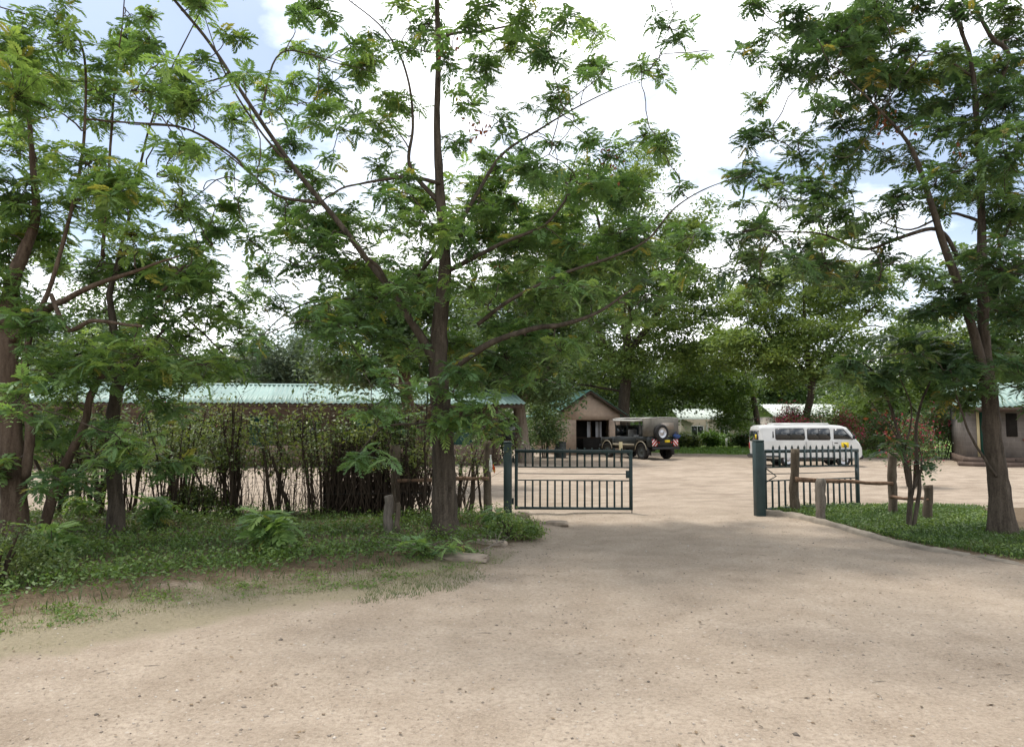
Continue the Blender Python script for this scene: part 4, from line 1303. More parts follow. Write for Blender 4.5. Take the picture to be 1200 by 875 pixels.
obj('spare_carrier', MB().tube([(-0.12, 0.40, 1.32), (0.0, 0.40, 1.1)], 0.03, 6), M['truck'], TR)
tp('bumper', MB().box(-0.14, -0.04, -0.84, 0.84, 0.50, 0.62), M['black_trim'])
tp('bumper', MB().box(4.16, 4.28, -0.85, 0.85, 0.55, 0.68), M['black_trim'])
tp('number_plate', MB().box(-0.022, -0.003, -0.30, 0.02, 0.84, 0.96), M['yellow'], 0)
tp('grille', MB().box(4.121, 4.14, -0.45, 0.45, 0.78, 1.0), M['black_trim'], 0)
wf = tp('windscreen_frame', MB().box(2.88, 2.93, -0.80, -0.74, 1.13, 1.70).box(2.88, 2.93, 0.74, 0.80, 1.13, 1.70).box(2.88, 2.93, -0.739, 0.739, 1.64, 1.70).box(2.88, 2.93, -0.03, 0.03, 1.13, 1.639), M['truck'], 0)
obj('pane', MB().box(2.90, 2.91, -0.735, -0.035, 1.14, 1.635).box(2.90, 2.91, 0.035, 0.735, 1.14, 1.635), M['glass'], wf)
for sx_, sz in ((2.2, 0.75), (1.35, 0.95), (0.62, 1.1)):
    for sy in (-0.45, 0.42):
        se_ = tp('seat', MB().box(sx_ - 0.2, sx_ + 0.25, sy - 0.27, sy + 0.27, sz + 0.1, sz + 0.25), M['seat'], 0.03)
        tp('backrest', MB().box(sx_ - 0.28, sx_ - 0.16, sy - 0.26, sy + 0.26, sz + 0.251, sz + 0.72), M['seat'], 0.03, se_)
tp('exhaust_box', MB().box(1.3, 2.2, -0.5, 0.5, 0.36, 0.499), M['black_trim'], 0.02)
tp('mudflap', MB().box(0.30, 0.32, 0.62, 0.86, 0.22, 0.60).box(0.30, 0.32, -0.86, -0.62, 0.22, 0.60), M['black_trim'], 0)
bb = MB().tube(wobble([(-0.12, -0.86, 1.16), (-0.13, -0.72, 1.12), (-0.13, -0.55, 1.15), (-0.12, -0.42, 1.18)], 0.01, rng), [0.05, 0.11, 0.11, 0.05], 10)
bag = thing('blue_bag', 'blue cloth bag hanging on the tail of the safari truck', 'bag', tuple(TR.location), TR.rotation_euler.z)
obj('bag_body', bb, M['blue'], bag, smooth=True)
obj('strap', MB().tube([(-0.10, -0.80, 1.2), (-0.05, -0.66, 1.36), (-0.10, -0.5, 1.2)], 0.012, 5), M['blue'], bag)
mk = thing('yellow_marker', 'small yellow marker board on a stake beside the safari truck', 'marker', (at(727, 500, 33.2)[0], 33.2, 0))
obj('stake', MB().box(-0.03, 0.03, -0.02, 0.02, -0.1, 0.55), M['rail'], mk)
obj('board', bevel_mesh(MB().box(-0.08, 0.08, -0.055, -0.021, 0.50, 0.92), 'board', 0.006), M['yellow_trim'], mk)

# ------------------------------------------------------------------ far trees
far_tree('acacia_tree', 'tall broad acacia towering behind the brick house and the truck', 46,
    [[(733, 525, 0.42), (731, 470, 0.36), (735, 410, 0.30), (720, 330, 0.2), (700, 250, 0.08)], [(735, 415, 0.24), (775, 360, 0.16), (800, 300, 0.07)], [(733, 440, 0.2), (690, 380, 0.14), (655, 340, 0.06)], [(733, 400, 0.18), (745, 320, 0.1), (750, 240, 0.05)]],
    [(700, 240, 75, 55, 3), (620, 290, 60, 50, 2), (690, 330, 65, 50, 3), (775, 300, 55, 55, 2.6), (760, 400, 75, 40, 2.6), (690, 420, 60, 40, 2), (790, 380, 45, 45, 1.6), (740, 200, 40, 25, 1), (815, 350, 40, 40, 1.5), (830, 420, 40, 35, 1.5), (800, 270, 35, 30, 1)], 101, M['acacia'], M['bark'], n_leaf=112000, depth=5.0, flat=0.2, leafsize=(0.14, 0.27))
far_tree('acacia_tree', 'spreading acacia with drooping tiers overhanging the far lawn', 52,
    [[(888, 520, 0.25), (886, 470, 0.2), (872, 430, 0.15), (850, 395, 0.06)], [(878, 445, 0.12), (830, 420, 0.05)]],
    [(820, 430, 45, 22, 2), (850, 455, 38, 25, 2), (868, 480, 26, 22, 1.3), (790, 460, 38, 24, 1.3), (850, 395, 30, 16, 1)], 102, M['acacia'], M['bark'], n_leaf=42000, depth=3.5, flat=0.2, leafsize=(0.13, 0.26))
far_tree('acacia_tree', 'flat layered acacia with a dark trunk rising behind the minibus', 40,
    [[(948, 545, 0.24), (947, 490, 0.21), (948, 450, 0.19), (946, 400, 0.14), (938, 340, 0.06)], [(948, 455, 0.14), (985, 400, 0.09), (1020, 360, 0.04)], [(948, 440, 0.12), (910, 390, 0.08), (885, 350, 0.03)]],
    [(870, 410, 40, 26, 1.2), (930, 300, 50, 22, 1.4), (930, 330, 60, 26, 2.2), (905, 390, 48, 26, 1.8), (985, 345, 55, 26, 2), (975, 400, 55, 28, 2), (935, 430, 40, 22, 1.2), (1030, 390, 45, 30, 1.5), (880, 350, 35, 18, 0.9), (1020, 320, 40, 18, 1)], 103, M['acacia'], M['bark'], n_leaf=74000, depth=4.0, flat=0.2, leafsize=(0.12, 0.25))
far_tree('bushy_tree', 'dense green tree behind the sapling and the flowering shrubs', 45,
    [[(1035, 540, 0.2), (1034, 480, 0.16), (1036, 430, 0.1)], [(1035, 470, 0.1), (1070, 420, 0.05)]],
    [(1020, 465, 38, 26, 2), (1060, 440, 45, 30, 2), (1090, 400, 50, 35, 2), (1115, 450, 40, 26, 1.4), (1000, 485, 28, 20, 1), (1150, 420, 50, 45, 1.5)], 104, M['acacia'], M['bark'], n_leaf=50000, depth=3.0, flat=0.35, leafsize=(0.13, 0.26))
far_tree('broad_tree', 'dense dark tree standing right behind the brick house roof', 56,
    [[(668, 522, 0.4), (668, 460, 0.3), (664, 400, 0.2), (660, 330, 0.08)]],
    [(660, 430, 60, 50, 2), (720, 440, 60, 45, 2), (620, 380, 55, 55, 2), (690, 360, 60, 50, 2), (770, 450, 50, 40, 1.6), (600, 450, 50, 35, 1.3)], 112, M['acacia_dark'], M['bark'], n_leaf=50000, depth=4.5, flat=0.45, leafsize=(0.18, 0.34), clump=1.2)
far_tree('conifer_tree', 'dark dense tree standing behind the white roofed building', 72,
    [[(903, 515, 0.3), (902, 470, 0.2), (902, 430, 0.1)]],
    [(895, 440, 34, 28, 2), (920, 455, 45, 22, 2), (965, 450, 40, 24, 2), (880, 475, 20, 18, 1)], 105, M['acacia_dark'], M['bark'], n_leaf=20000, depth=4.0, flat=0.45, leafsize=(0.25, 0.42), clump=1.3)
far_tree('willow_tree', 'hazy grey green willow behind the long mint roof', 62,
    [[(352, 525, 0.4), (352, 460, 0.3), (350, 400, 0.15)]],
    [(345, 400, 45, 38, 2), (375, 425, 38, 32, 2), (320, 430, 32, 26, 1.3), (405, 445, 30, 24, 1)], 106, M['willow'], M['bark'], n_leaf=30000, depth=5.0, flat=0.5, leafsize=(0.22, 0.42), clump=1.3, weep=True)
far_tree('broad_tree', 'rounded dark olive tree beyond the ridge of the long mint roof', 66,
    [[(285, 525, 0.4), (285, 470, 0.3), (283, 430, 0.15)]],
    [(285, 428, 48, 24, 2), (250, 445, 45, 22, 1.5), (310, 445, 35, 18, 1)], 107, M['acacia_dark'], M['bark'], n_leaf=20000, depth=5.0, flat=0.45, leafsize=(0.25, 0.45), clump=1.3)
far_tree('broad_tree', 'tree with a reddish trunk growing behind the forked tree', 19,
    [[(478, 568, 0.20), (477, 500, 0.18), (475, 430, 0.16), (478, 380, 0.12), (470, 330, 0.06)], [(476, 440, 0.08), (440, 400, 0.04)], [(477, 420, 0.08), (505, 370, 0.04)]],
    [(450, 400, 45, 28, 2), (440, 350, 55, 35, 2), (500, 340, 45, 35, 2), (410, 430, 38, 18, 1.2), (400, 380, 40, 25, 1.3), (540, 400, 40, 35, 1.5)], 108, M['acacia_dark'], M['bark_red'], n_leaf=34000, depth=1.8, flat=0.35, leafsize=(0.09, 0.17), clump=0.5)
far_tree('broad_tree', 'leafy tree with a thick pale trunk beside the brick house', 33,
    [[(616, 540, 0.42), (611, 505, 0.30), (607, 470, 0.27), (602, 420, 0.2), (600, 370, 0.1)], [(608, 475, 0.16), (640, 430, 0.1), (660, 390, 0.04)], [(607, 470, 0.15), (570, 420, 0.06)]],
    [(600, 420, 50, 32, 2), (640, 400, 45, 38, 2), (610, 350, 60, 42, 2.4), (660, 340, 40, 35, 1.5), (570, 450, 36, 22, 1.2), (640, 455, 28, 20, 1), (560, 380, 40, 30, 1.2)], 109, M['acacia_dark'], M['bark_pale'], n_leaf=46000, depth=3.0, flat=0.35, leafsize=(0.13, 0.25), clump=0.75)
far_tree('broad_tree', 'mid green tree behind the long roof at its far end from the brick house', 44,
    [[(120, 530, 0.3), (122, 460, 0.25), (125, 400, 0.15), (120, 350, 0.06)]],
    [(100, 400, 70, 40, 2), (160, 410, 60, 38, 2), (50, 430, 50, 35, 1.4), (130, 350, 70, 30, 1.4), (20, 400, 40, 45, 1.2), (210, 440, 40, 22, 1)], 110, M['acacia_dark'], M['bark'], n_leaf=34000, depth=4.0, flat=0.4, leafsize=(0.18, 0.32), clump=1.0)
far_tree('broad_tree', 'dark green tree overhanging the roof of the grey block house', 44,
    [[(1180, 540, 0.3), (1182, 470, 0.25), (1185, 400, 0.15)]],
    [(1160, 440, 45, 30, 2), (1200, 410, 60, 45, 2), (1240, 450, 50, 40, 1.5), (1190, 360, 50, 40, 1.5)], 111, M['acacia_dark'], M['bark'], n_leaf=26000, depth=4.0, flat=0.4, leafsize=(0.18, 0.32), clump=1.0)

# far-off wood: one mass closing the horizon
r = np.random.default_rng(55)
wm = MB()
for i in range(420):
    D = r.uniform(85, 120)
    px = r.uniform(-500, 1700)
    hh = 4.5 + 4.0 * abs(math.sin(px * 0.013 + 1.0)) + r.uniform(0, 2)
    c = at(px, 500, D)
    for k in range(3):
        cc = np.array([c[0] + r.normal(0, 1.5), D, hh * (0.25 + 0.3 * k)])
        P = cc + r.normal(0, 1, (64, 3)) * np.array([2.2, 1.6, 1.2])
        P = P[P[:, 2] > 0]
        leaf_quads(wm, P, r, (0.7, 1.4), 0.6, np.clip(r.uniform(0.1, 0.9) + r.normal(0, 0.15, len(P)), 0, 1))
tag(obj('far_wood', wm, M['acacia_dark']), 'dark far-off belt of trees closing the view behind the houses', 'woodland', None, 'stuff')

# ------------------------------------------------------------------ shrubs
def shrub(name, label, c, rx, ry, h, n, leaf, seed, flowers=0, size=(0.07, 0.13), cat='shrub', group=None, fsize=(0.07, 0.12), fpos=None):
    r = np.random.default_rng(seed)
    root = thing(name, label, cat, (c[0], c[1], 0), 0, group)
    sm, lm, fm = MB(), MB(), MB()
    for k in range(10):
        a = r.uniform(0, 2 * PI)
        e = np.array([c[0] + rx * 0.6 * math.cos(a), c[1] + ry * 0.6 * math.sin(a), h * r.uniform(0.6, 0.95)])
        b = np.array([c[0] + 0.15 * rx * math.cos(a), c[1] + 0.15 * ry * math.sin(a), -0.05])
        sm.tube(spline([b, (b + e) / 2 + (0, 0, h * 0.12), e], 4), np.linspace(0.03, 0.008, 9), 5, False)
    obj('stems', sm, M['stick'], root, True, True)
    ncl = 46
    for k in range(ncl):
        u = r.normal(0, 1, 3)
        u /= np.linalg.norm(u)
        u[2] = abs(u[2]) if r.uniform() < 0.8 else u[2] * 0.3
        p = np.array([c[0], c[1], h * 0.36]) + u * r.uniform(0.55, 1.0) * np.array([rx, ry, h * 0.62])
        p[2] = max(p[2], 0.12)
        s = 0.24 * (rx + ry + h) / 3
        P = p + r.normal(0, 1, (n // ncl, 3)) * s * 0.6
        P = P[P[:, 2] > 0.02]
        leaf_quads(lm, P, r, size, 0.6, np.clip(r.uniform(0.1, 0.9) + r.normal(0, 0.14, len(P)), 0, 1))
        if flowers and r.uniform() < 0.75 and u[2] > -0.1:
            nf = int(flowers * r.uniform(0.2, 1.8) / ncl)
            Pf = p + u * s * 0.5 + r.normal(0, 1, (nf, 3)) * s * 0.45
            leaf_quads(fm, Pf, r, fsize, 0.7)
    tag(obj('foliage', lm, leaf, root, True), kind='stuff')
    if flowers:
        tag(obj('blossom', fm, M['flower'], root, True), kind='stuff')
    return root

def xat(px, D):
    return at(px, 500, D)[0]
shrub('bougainvillea', 'low wide bougainvillea in dusky red flower behind the roof of the minibus', (xat(952, 38), 38), 2.6, 1.4, 2.6, 9000, M['boug'], 201, 6500, (0.08, 0.15), fsize=(0.08, 0.13))
shrub('bougainvillea', 'bougainvillea covered with red flowers next to the grey block house', (xat(1100, 36.5), 36.5), 1.9, 1.2, 2.5, 9000, M['boug'], 202, 1100, (0.08, 0.15), fsize=(0.08, 0.13))
shrub('bougainvillea', 'red flowered bougainvillea in front of the nose of the minibus', (xat(1048, 38), 38), 1.8, 1.2, 2.5, 8000, M['boug'], 203, 450, (0.08, 0.15), fsize=(0.08, 0.13))
shrub('bougainvillea', 'bright magenta bougainvillea growing behind the thin forked sapling', (xat(1066, 19.5), 19.5), 0.62, 0.5, 2.1, 2600, M['boug'], 204, 600, (0.05, 0.10), fsize=(0.05, 0.085))
shrub('shrub', 'round light green shrub below the window of the beige house', (xat(833, 57), 57), 1.0, 0.8, 1.15, 4500, M['lawn'], 205, 0, (0.14, 0.26))
shrub('shrub', 'leafy green shrub between the truck and the beige house', (xat(803, 56), 56), 1.3, 0.9, 0.95, 5000, M['hedge'], 206, 0, (0.14, 0.26))
shrub('shrub', 'dark reddish leaved shrub on the far lawn near the rear of the minibus', (xat(880, 55), 55), 1.5, 0.9, 1.05, 5000, M['boug'], 207, 700, (0.14, 0.26))
shrub('shrub', 'dark green shrub at the corner of the beige house', (xat(856, 58), 58), 0.9, 0.8, 0.9, 4000, M['acacia_dark'], 208, 0, (0.14, 0.26))
shrub('shrub', 'tall dark shrub against the side wall of the brick house', (xat(637, 38), 38), 1.1, 1.0, 3.0, 6000, M['acacia_dark'], 209, 0, (0.10, 0.18))
shrub('shrub', 'dark leafy shrub between the end of the long building and the pale trunk', (xat(592, 36.5), 36.5), 1.3, 1.0, 2.2, 5000, M['acacia_dark'], 211, 0, (0.10, 0.18))
shrub('bougainvillea', 'bougainvillea with a few red flowers hanging over the stick hedge', (xat(212, 15.5), 15.5), 1.2, 0.6, 2.3, 2600, M['hedge'], 210, 90, (0.05, 0.10), fsize=(0.05, 0.08))

# ------------------------------------------------------------------ stick hedge
r = np.random.default_rng(31)
HG = thing('stick_hedge', 'tall hedge of bare brown stems with sparse leafy top behind the verge', 'hedge', (xat(250, 13.1), 13.1, 0))
leafy, twg = MB(), MB()
tops = []
hcl = np.concatenate([r.uniform(60, 372, 30), r.uniform(395, 505, 9), r.uniform(535, 560, 3)])
for i in range(170):
    px = r.choice(hcl) + r.normal(0, 5.5)
    if 503 < px < 533:
        px -= 34
    D = 13.1 + r.normal(0, 0.33)
    x = xat(px, D)
    hgt = r.uniform(1.0, 2.2)
    if px > 520:
        hgt = r.uniform(0.8, 1.4)
    lean = r.normal(0, 0.16, 2) * (2.4 if r.uniform() < 0.15 else 1)
    path = wobble(spline([(x, D, -0.05), (x + lean[0] * 0.4 + r.normal(0, 0.02), D + lean[1] * 0.4, hgt * 0.45), (x + lean[0] * 1.2, D + lean[1], hgt)], 4), 0.02, r)
    r0 = r.choice([0.010, 0.016, 0.026, 0.045], p=[0.35, 0.30, 0.22, 0.13]) * r.uniform(0.85, 1.2)
    obj('stem', MB().tube(path, np.linspace(r0, r0 * 0.5, len(path)), 5), M['stick'], HG, True, True)
    top = path[-1]
    tops.append(top)
    for k in range(5):
        a = path[r.integers(3, len(path))]
        e = a + np.array([r.normal(0, 0.22), r.normal(0, 0.15), r.uniform(-0.05, 0.35)])
        twg.tube([a, (a + e) / 2 + r.normal(0, 0.03, 3), e], [0.005, 0.004, 0.0025], 3, False)
        if e[2] > 0.85 and r.uniform() < 0.75:
            P = e + r.normal(0, 0.10, (r.integers(14, 40), 3))
            leaf_quads(leafy, P, r, (0.035, 0.075), 0.6, np.clip(r.uniform(0.0, 0.9) + r.normal(0, 0.12, len(P)), 0, 1))
# leafy masses along the top
for i in range(105):
    px = r.uniform(75, 500)
    D = 13.1 + r.normal(0, 0.3)
    c = np.array([xat(px, D), D, r.uniform(0.95, 1.75 + 0.25 * math.sin(px * 0.045) + 0.3 * math.sin(px * 0.11 + 1))])
    P = c + r.normal(0, 1, (60, 3)) * np.array([0.22, 0.16, 0.13]) * r.uniform(0.5, 1.5)
    leaf_quads(leafy, P, r, (0.05, 0.11), 0.6, np.clip(r.uniform(0.15, 1.0) + r.normal(0, 0.12, len(P)), 0, 1))
    for k in range(3):
        e = c + r.normal(0, 0.18, 3)
        twg.tube([np.array([c[0], c[1], c[2] - 0.35]), (c + e) / 2, e], [0.006, 0.005, 0.003], 3, False)
# thin bare tangle in the brush pile
for i in range(420):
    px = r.uniform(384, 505)
    D = 13.1 + r.normal(0, 0.25)
    a = np.array([xat(px, D), D, r.uniform(-0.02, 0.5)])
    e = a + np.array([r.normal(0, 0.25), r.normal(0, 0.15), r.uniform(0.5, 1.4)])
    twg.tube([a, (a + e) / 2 + r.normal(0, 0.06, 3), e], [0.010, 0.007, 0.003], 3, False)
for i in range(300):
    px = r.uniform(60, 500)
    D = 13.0 + r.normal(0, 0.3)
    a = np.array([xat(px, D), D, r.uniform(-0.02, 0.25)])
    e = a + np.array([r.normal(0, 0.12), r.normal(0, 0.12), r.uniform(0.3, 1.2)])
    twg.tube([a, (a + e) / 2 + r.normal(0, 0.05, 3), e], [0.006, 0.005, 0.003], 3, False)
tag(obj('twigs', twg, M['stick'], HG, True, True), kind='stuff')
BP = thing('brush_panel', 'dense dark panel of upright brushwood sticks set into the hedge', 'fence panel', (xat(440, 13.35), 13.35, 0))
for i in range(105):
    px = 381 + 76 * (i + r.uniform(-0.6, 0.6)) / 105
    D = 13.35 + (i % 3 - 1) * 0.035 + r.normal(0, 0.012)
    x = xat(px, D)
    hgt = r.uniform(1.30, 1.62)
    ln = r.normal(0, 0.02)
    path = wobble([(x, D, -0.05), (x + ln * 0.5, D, hgt * 0.5), (x + ln, D, hgt)], 0.008, r)
    obj('stick', MB().tube(path, np.linspace(0.012, 0.008, 3) * r.uniform(0.8, 1.3), 5), M['brush'], BP, True, True)
for z in (0.35, 1.05):
    obj('rail', MB().tube([(xat(380, 13.28), 13.28, z), (xat(458, 13.28), 13.28, z + 0.02)], 0.014, 6), M['brush'], BP, True)
tag(obj('foliage', leafy, M['hedge'], HG, True), kind='stuff')

# ------------------------------------------------------------------ near trees
B_LIMBS = [
    [(521, 630, 0, 0.185), (520, 560, 0, 0.165), (518, 490, 0, 0.155), (515, 440, 0, 0.15), (516, 370, 0.05, 0.125), (521, 310, 0.1, 0.11), (515, 230, 0.15, 0.09), (512, 150, 0.2, 0.07), (513, 70, 0.2, 0.055), (512, -20, 0.2, 0.045), (515, -120, 0.2, 0.02)],
    [(516, 442, 0.02, 0.115), (500, 407, -0.12, 0.10), (481, 375, -0.25, 0.09), (460, 343, -0.35, 0.075), (432, 306, -0.4, 0.066), (398, 262, -0.4, 0.060), (340, 190, -0.3, 0.052), (288, 117, -0.2, 0.043), (245, 50, -0.1, 0.036), (200, -5, 0, 0.034), (150, -70, 0.1, 0.012)],
    [(460, 345, -0.35, 0.05), (440, 310, -0.8, 0.035), (410, 280, -1.0, 0.022)],
    [(340, 195, -0.3, 0.034), (310, 160, -0.4, 0.024), (265, 90, -0.5, 0.018), (240, 20, -0.6, 0.008)],
    [(375, 238, -0.35, 0.042), (320, 226, -0.4, 0.034), (270, 180, -0.5, 0.026), (215, 150, -0.6, 0.018), (150, 145, -0.7, 0.009)],
    [(305, 135, -0.2, 0.028), (330, 62, 0, 0.018), (400, 75, 0.2, 0.012), (450, 90, 0.3, 0.006)],
    [(517, 438, 0, 0.095), (540, 425, -0.1, 0.085), (575, 402, -0.3, 0.07), (620, 385, -0.5, 0.058), (660, 380, -0.6, 0.05), (700, 367, -0.6, 0.035), (740, 340, -0.5, 0.02)],
    [(512, 235, 0.15, 0.06), (480, 195, 0.3, 0.045), (484, 150, 0.4, 0.035), (478, 90, 0.5, 0.028), (455, 40, 0.6, 0.02), (410, 2, 0.6, 0.014), (370, -30, 0.6, 0.008)],
    [(515, 215, 0.1, 0.05), (480, 208, -0.2, 0.04), (440, 212, -0.4, 0.03), (400, 222, -0.6, 0.02), (360, 248, -0.7, 0.012)],
    [(512, 45, 0.2, 0.038), (540, 38, 0.3, 0.032), (580, 35, 0.4, 0.026), (615, 22, 0.5, 0.016), (640, -5, 0.5, 0.01)],
    [(518, 300, 0.1, 0.06), (560, 225, 0.4, 0.045), (590, 180, 0.5, 0.034), (640, 148, 0.6, 0.024), (690, 118, 0.7, 0.017), (735, 98, 0.8, 0.01), (790, 85, 0.8, 0.005)],
    [(520, 320, 0.1, 0.06), (600, 280, -0.4, 0.04), (640, 262, -0.5, 0.03), (662, 235, -0.5, 0.024), (660, 210, -0.5, 0.018), (640, 195, -0.4, 0.012)],
    [(560, 380, -0.2, 0.05), (600, 350, -0.5, 0.04), (660, 320, -0.7, 0.032), (720, 300, -0.8, 0.026), (760, 280, -0.8, 0.022), (790, 245, -0.8, 0.018), (830, 220, -0.8, 0.012), (885, 200, -0.8, 0.006)],
    [(517, 290, 0.1, 0.05), (470, 340, 0.6, 0.04), (420, 350, 0.7, 0.03), (370, 352, 0.7, 0.022), (330, 372, 0.7, 0.016), (290, 410, 0.6, 0.008)],
    [(519, 500, 0, 0.05), (490, 497, -0.3, 0.03), (450, 500, -0.7, 0.02), (420, 530, -1.0, 0.012)],
    [(519, 480, 0, 0.045), (545, 478, -0.4, 0.03), (570, 490, -0.7, 0.02), (590, 505, -0.9, 0.01)],
]
B_BLOBS = [(274,140,22,18),(343,168,20,16),(329,127,15,10),(343,99,20,10),(374,130,18,18),(343,55,15,8),(374,10,25,18),(336,202,20,10),(377,219,20,14),(343,247,35,25),(281,237,18,10),(291,281,25,10),(380,284,25,12),
 (470,7,20,10),(504,27,18,24),(443,38,14,10),(432,79,30,22),(412,51,18,8),(388,99,22,13),(370,65,20,10),(401,151,22,12),(367,144,14,8),(463,120,30,20),(442,144,22,15),(569,7,22,10),(610,17,25,18),(600,51,45,18),(569,82,28,18),(641,62,22,16),
 (696,38,22,13),(696,82,22,14),(748,75,9,8),(645,117,25,18),(549,120,18,15),(590,147,15,14),(521,68,15,15),(542,168,18,12),(672,142,11,9),(696,165,22,10),(713,185,22,14),(453,168,18,12),(384,185,11,8),(443,195,18,10),(370,212,17,10),
 (473,209,20,12),(463,230,22,15),(573,226,45,30),(624,192,30,20),(686,219,30,20),(727,233,22,14),(401,274,45,20),(504,267,40,20),(573,274,50,25),(658,284,40,18),(720,274,30,18),(783,33,25,13),(829,62,14,8),(754,75,17,8),(779,88,12,7),(708,81,12,12),(775,173,20,12),
 (302,318,25,18),(319,362,25,12),(302,393,9,7),(377,304,28,18),(391,376,22,24),(409,318,40,18),(389,377,30,18),(469,339,30,20,-0.9),(445,359,25,14),(436,392,30,18),(424,428,25,12),(460,451,30,15),(516,449,16,8,-0.5),(546,443,24,14),(552,410,25,12),
 (594,330,35,20),(552,336,25,20),(582,383,35,18),(617,392,30,18),(594,419,40,15),(632,425,25,18),(605,443,30,15),(632,347,30,25),(662,336,30,20),(689,353,20,18),(665,318,25,14),(534,466,30,10,-0.6),(534,490,30,13,-0.6),(564,484,30,20),(597,490,15,12),(570,505,20,12),
 (433,478,25,12),(463,493,30,14),(424,538,34,14,-1.0),(516,505,14,9,-0.4),(720,320,30,16),(750,300,26,14),(760,345,30,14),(790,330,22,12),(700,310,28,16),(800,300,18,10),(740,375,22,10),
 (255,271,22,13),(223,237,20,12),(300,345,20,10),(540,30,18,12),(660,20,22,14),(480,60,14,10)]
B_BLOBS += [(237, 8, 20, 10), (288, 86, 15, 9), (213, 117, 24, 12), (330, 120, 14, 9), (300, 210, 16, 9), (350, 20, 18, 10), (200, -30, 30, 16), (260, -40, 30, 16)]
B_BLOBS += rand_blobs(280, 460, 60, 300, 7, 915, (10, 20), (6, 12)) + rand_blobs(440, 760, 150, 300, 26, 916, (12, 24), (7, 13)) + rand_blobs(330, 720, 240, 440, 60, 901) + rand_blobs(600, 830, 205, 330, 26, 908, (12, 26), (7, 14))
bc = at(515, 437, 10.6)
near_tree('forked_tree', 'tall feathery leaved tree with forked dark trunk standing beside the driveway gate', 10.6, B_LIMBS, B_BLOBS, 301, M['leaf'], M['bark'], 1.35,
    high_clumps(bc[0], 9.6, 8.2, 10.0, 4.0, 80, 801), pods=[(527, 65, 26), (519, 62, 14), (565, 150, 20), (558, 158, 14), (573, 312, 12), (713, 184, 18), (712, 205, 12), (432, 62, 10), (560, 140, 10)])

A_LIMBS = [
    [(18, 645, 0, 0.165), (17, 560, 0, 0.15), (12, 480, 0, 0.14), (8, 400, 0, 0.13), (14, 330, 0.1, 0.11), (28, 295, 0.2, 0.10), (42, 255, 0.2, 0.075), (40, 190, 0.2, 0.05), (34, 110, 0.2, 0.03), (36, 60, 0.2, 0.015)],
    [(30, 560, -0.1, 0.10), (36, 500, -0.2, 0.09), (28, 450, -0.2, 0.08), (35, 390, -0.2, 0.06), (60, 330, -0.2, 0.045), (90, 220, 0.1, 0.035), (100, 145, 0.2, 0.03), (98, 60, 0.2, 0.024), (70, 28, 0.1, 0.02), (0, 8, 0, 0.014)],
    [(12, 400, 0, 0.10), (60, 360, -0.4, 0.07), (75, 350, -0.5, 0.06), (110, 335, -0.7, 0.05), (170, 315, -0.9, 0.03), (210, 300, -1.0, 0.015)],
    [(45, 640, 0.4, 0.12), (70, 560, 0.3, 0.10), (98, 500, 0.2, 0.085), (108, 460, 0.2, 0.07), (150, 400, 0.3, 0.05), (200, 330, 0.4, 0.035), (250, 285, 0.5, 0.02)],
    [(60, 345, -0.4, 0.045), (78, 385, -0.7, 0.045), (110, 377, -0.9, 0.04), (165, 382, -1.1, 0.022)],
    [(98, 140, 0.2, 0.024), (140, 142, 0.2, 0.022), (215, 150, 0.2, 0.02), (260, 178, 0.2, 0.016), (320, 226, 0.2, 0.01)],
    [(120, 300, 0.3, 0.04), (128, 185, 0.6, 0.03), (136, 100, 0.7, 0.022), (143, 30, 0.7, 0.015), (146, -40, 0.7, 0.01)],
]
A_BLOBS = [(62,17,20,14),(20,62,42,46),(79,48,30,18),(20,113,40,38,-0.8),(69,96,40,20),(147,48,25,20),(175,45,22,15),(178,20,20,10),(195,65,12,10),(117,79,15,10),(120,113,25,25),(154,106,22,18),(188,94,12,10),(213,117,32,20),(237,5,20,10),(267,41,17,14),(237,68,15,8),(288,86,17,10),
 (216,171,28,15),(271,195,11,9),(295,180,12,9),(206,206,17,14),(137,219,55,32,-0.9),(103,192,35,25,-0.6),(86,240,40,22),(154,274,40,20),(20,237,30,25),(51,195,25,15),(34,270,30,20),(250,271,24,14),
 (171,314,40,20),(120,307,40,20),(223,328,38,24),(206,349,28,14),(247,359,25,16),(223,393,30,15),(240,427,30,15),(165,417,40,22,-0.9),(120,417,25,20),(154,455,25,15),(103,438,26,16),(34,379,35,30),(17,349,25,30),(82,479,20,25),(147,523,38,15,-0.8),(113,544,26,14),(69,561,30,20,-0.6),(17,568,25,20),
 (60,310,30,18),(20,470,24,26),(60,440,28,22),(200,440,24,14),(180,370,30,14),(5,300,26,22),(95,590,22,12)]
A_BLOBS += rand_blobs(-10, 215, 420, 560, 20, 912, (12, 24), (7, 13), (0.2, 1.6)) + rand_blobs(0, 290, 60, 330, 12, 913, (12, 24), (7, 14)) + rand_blobs(-60, 240, 230, 470, 34, 903) + rand_blobs(-120, 20, 30, 560, 26, 904)
ac = at(10, 437, 9.9)
near_tree('leafy_tree', 'thick multi stemmed tree with bright feathery leaves at the overgrown end of the verge', 9.9, A_LIMBS, A_BLOBS, 302, M['leaf_left'], M['bark_red'], 1.45,
    high_clumps(ac[0], 9.9, 7.4, 8.8, 3.0, 30, 802) + high_clumps(ac[0] - 2.5, 9.9, 2.5, 7.5, 2.2, 30, 803), tone=0.5)

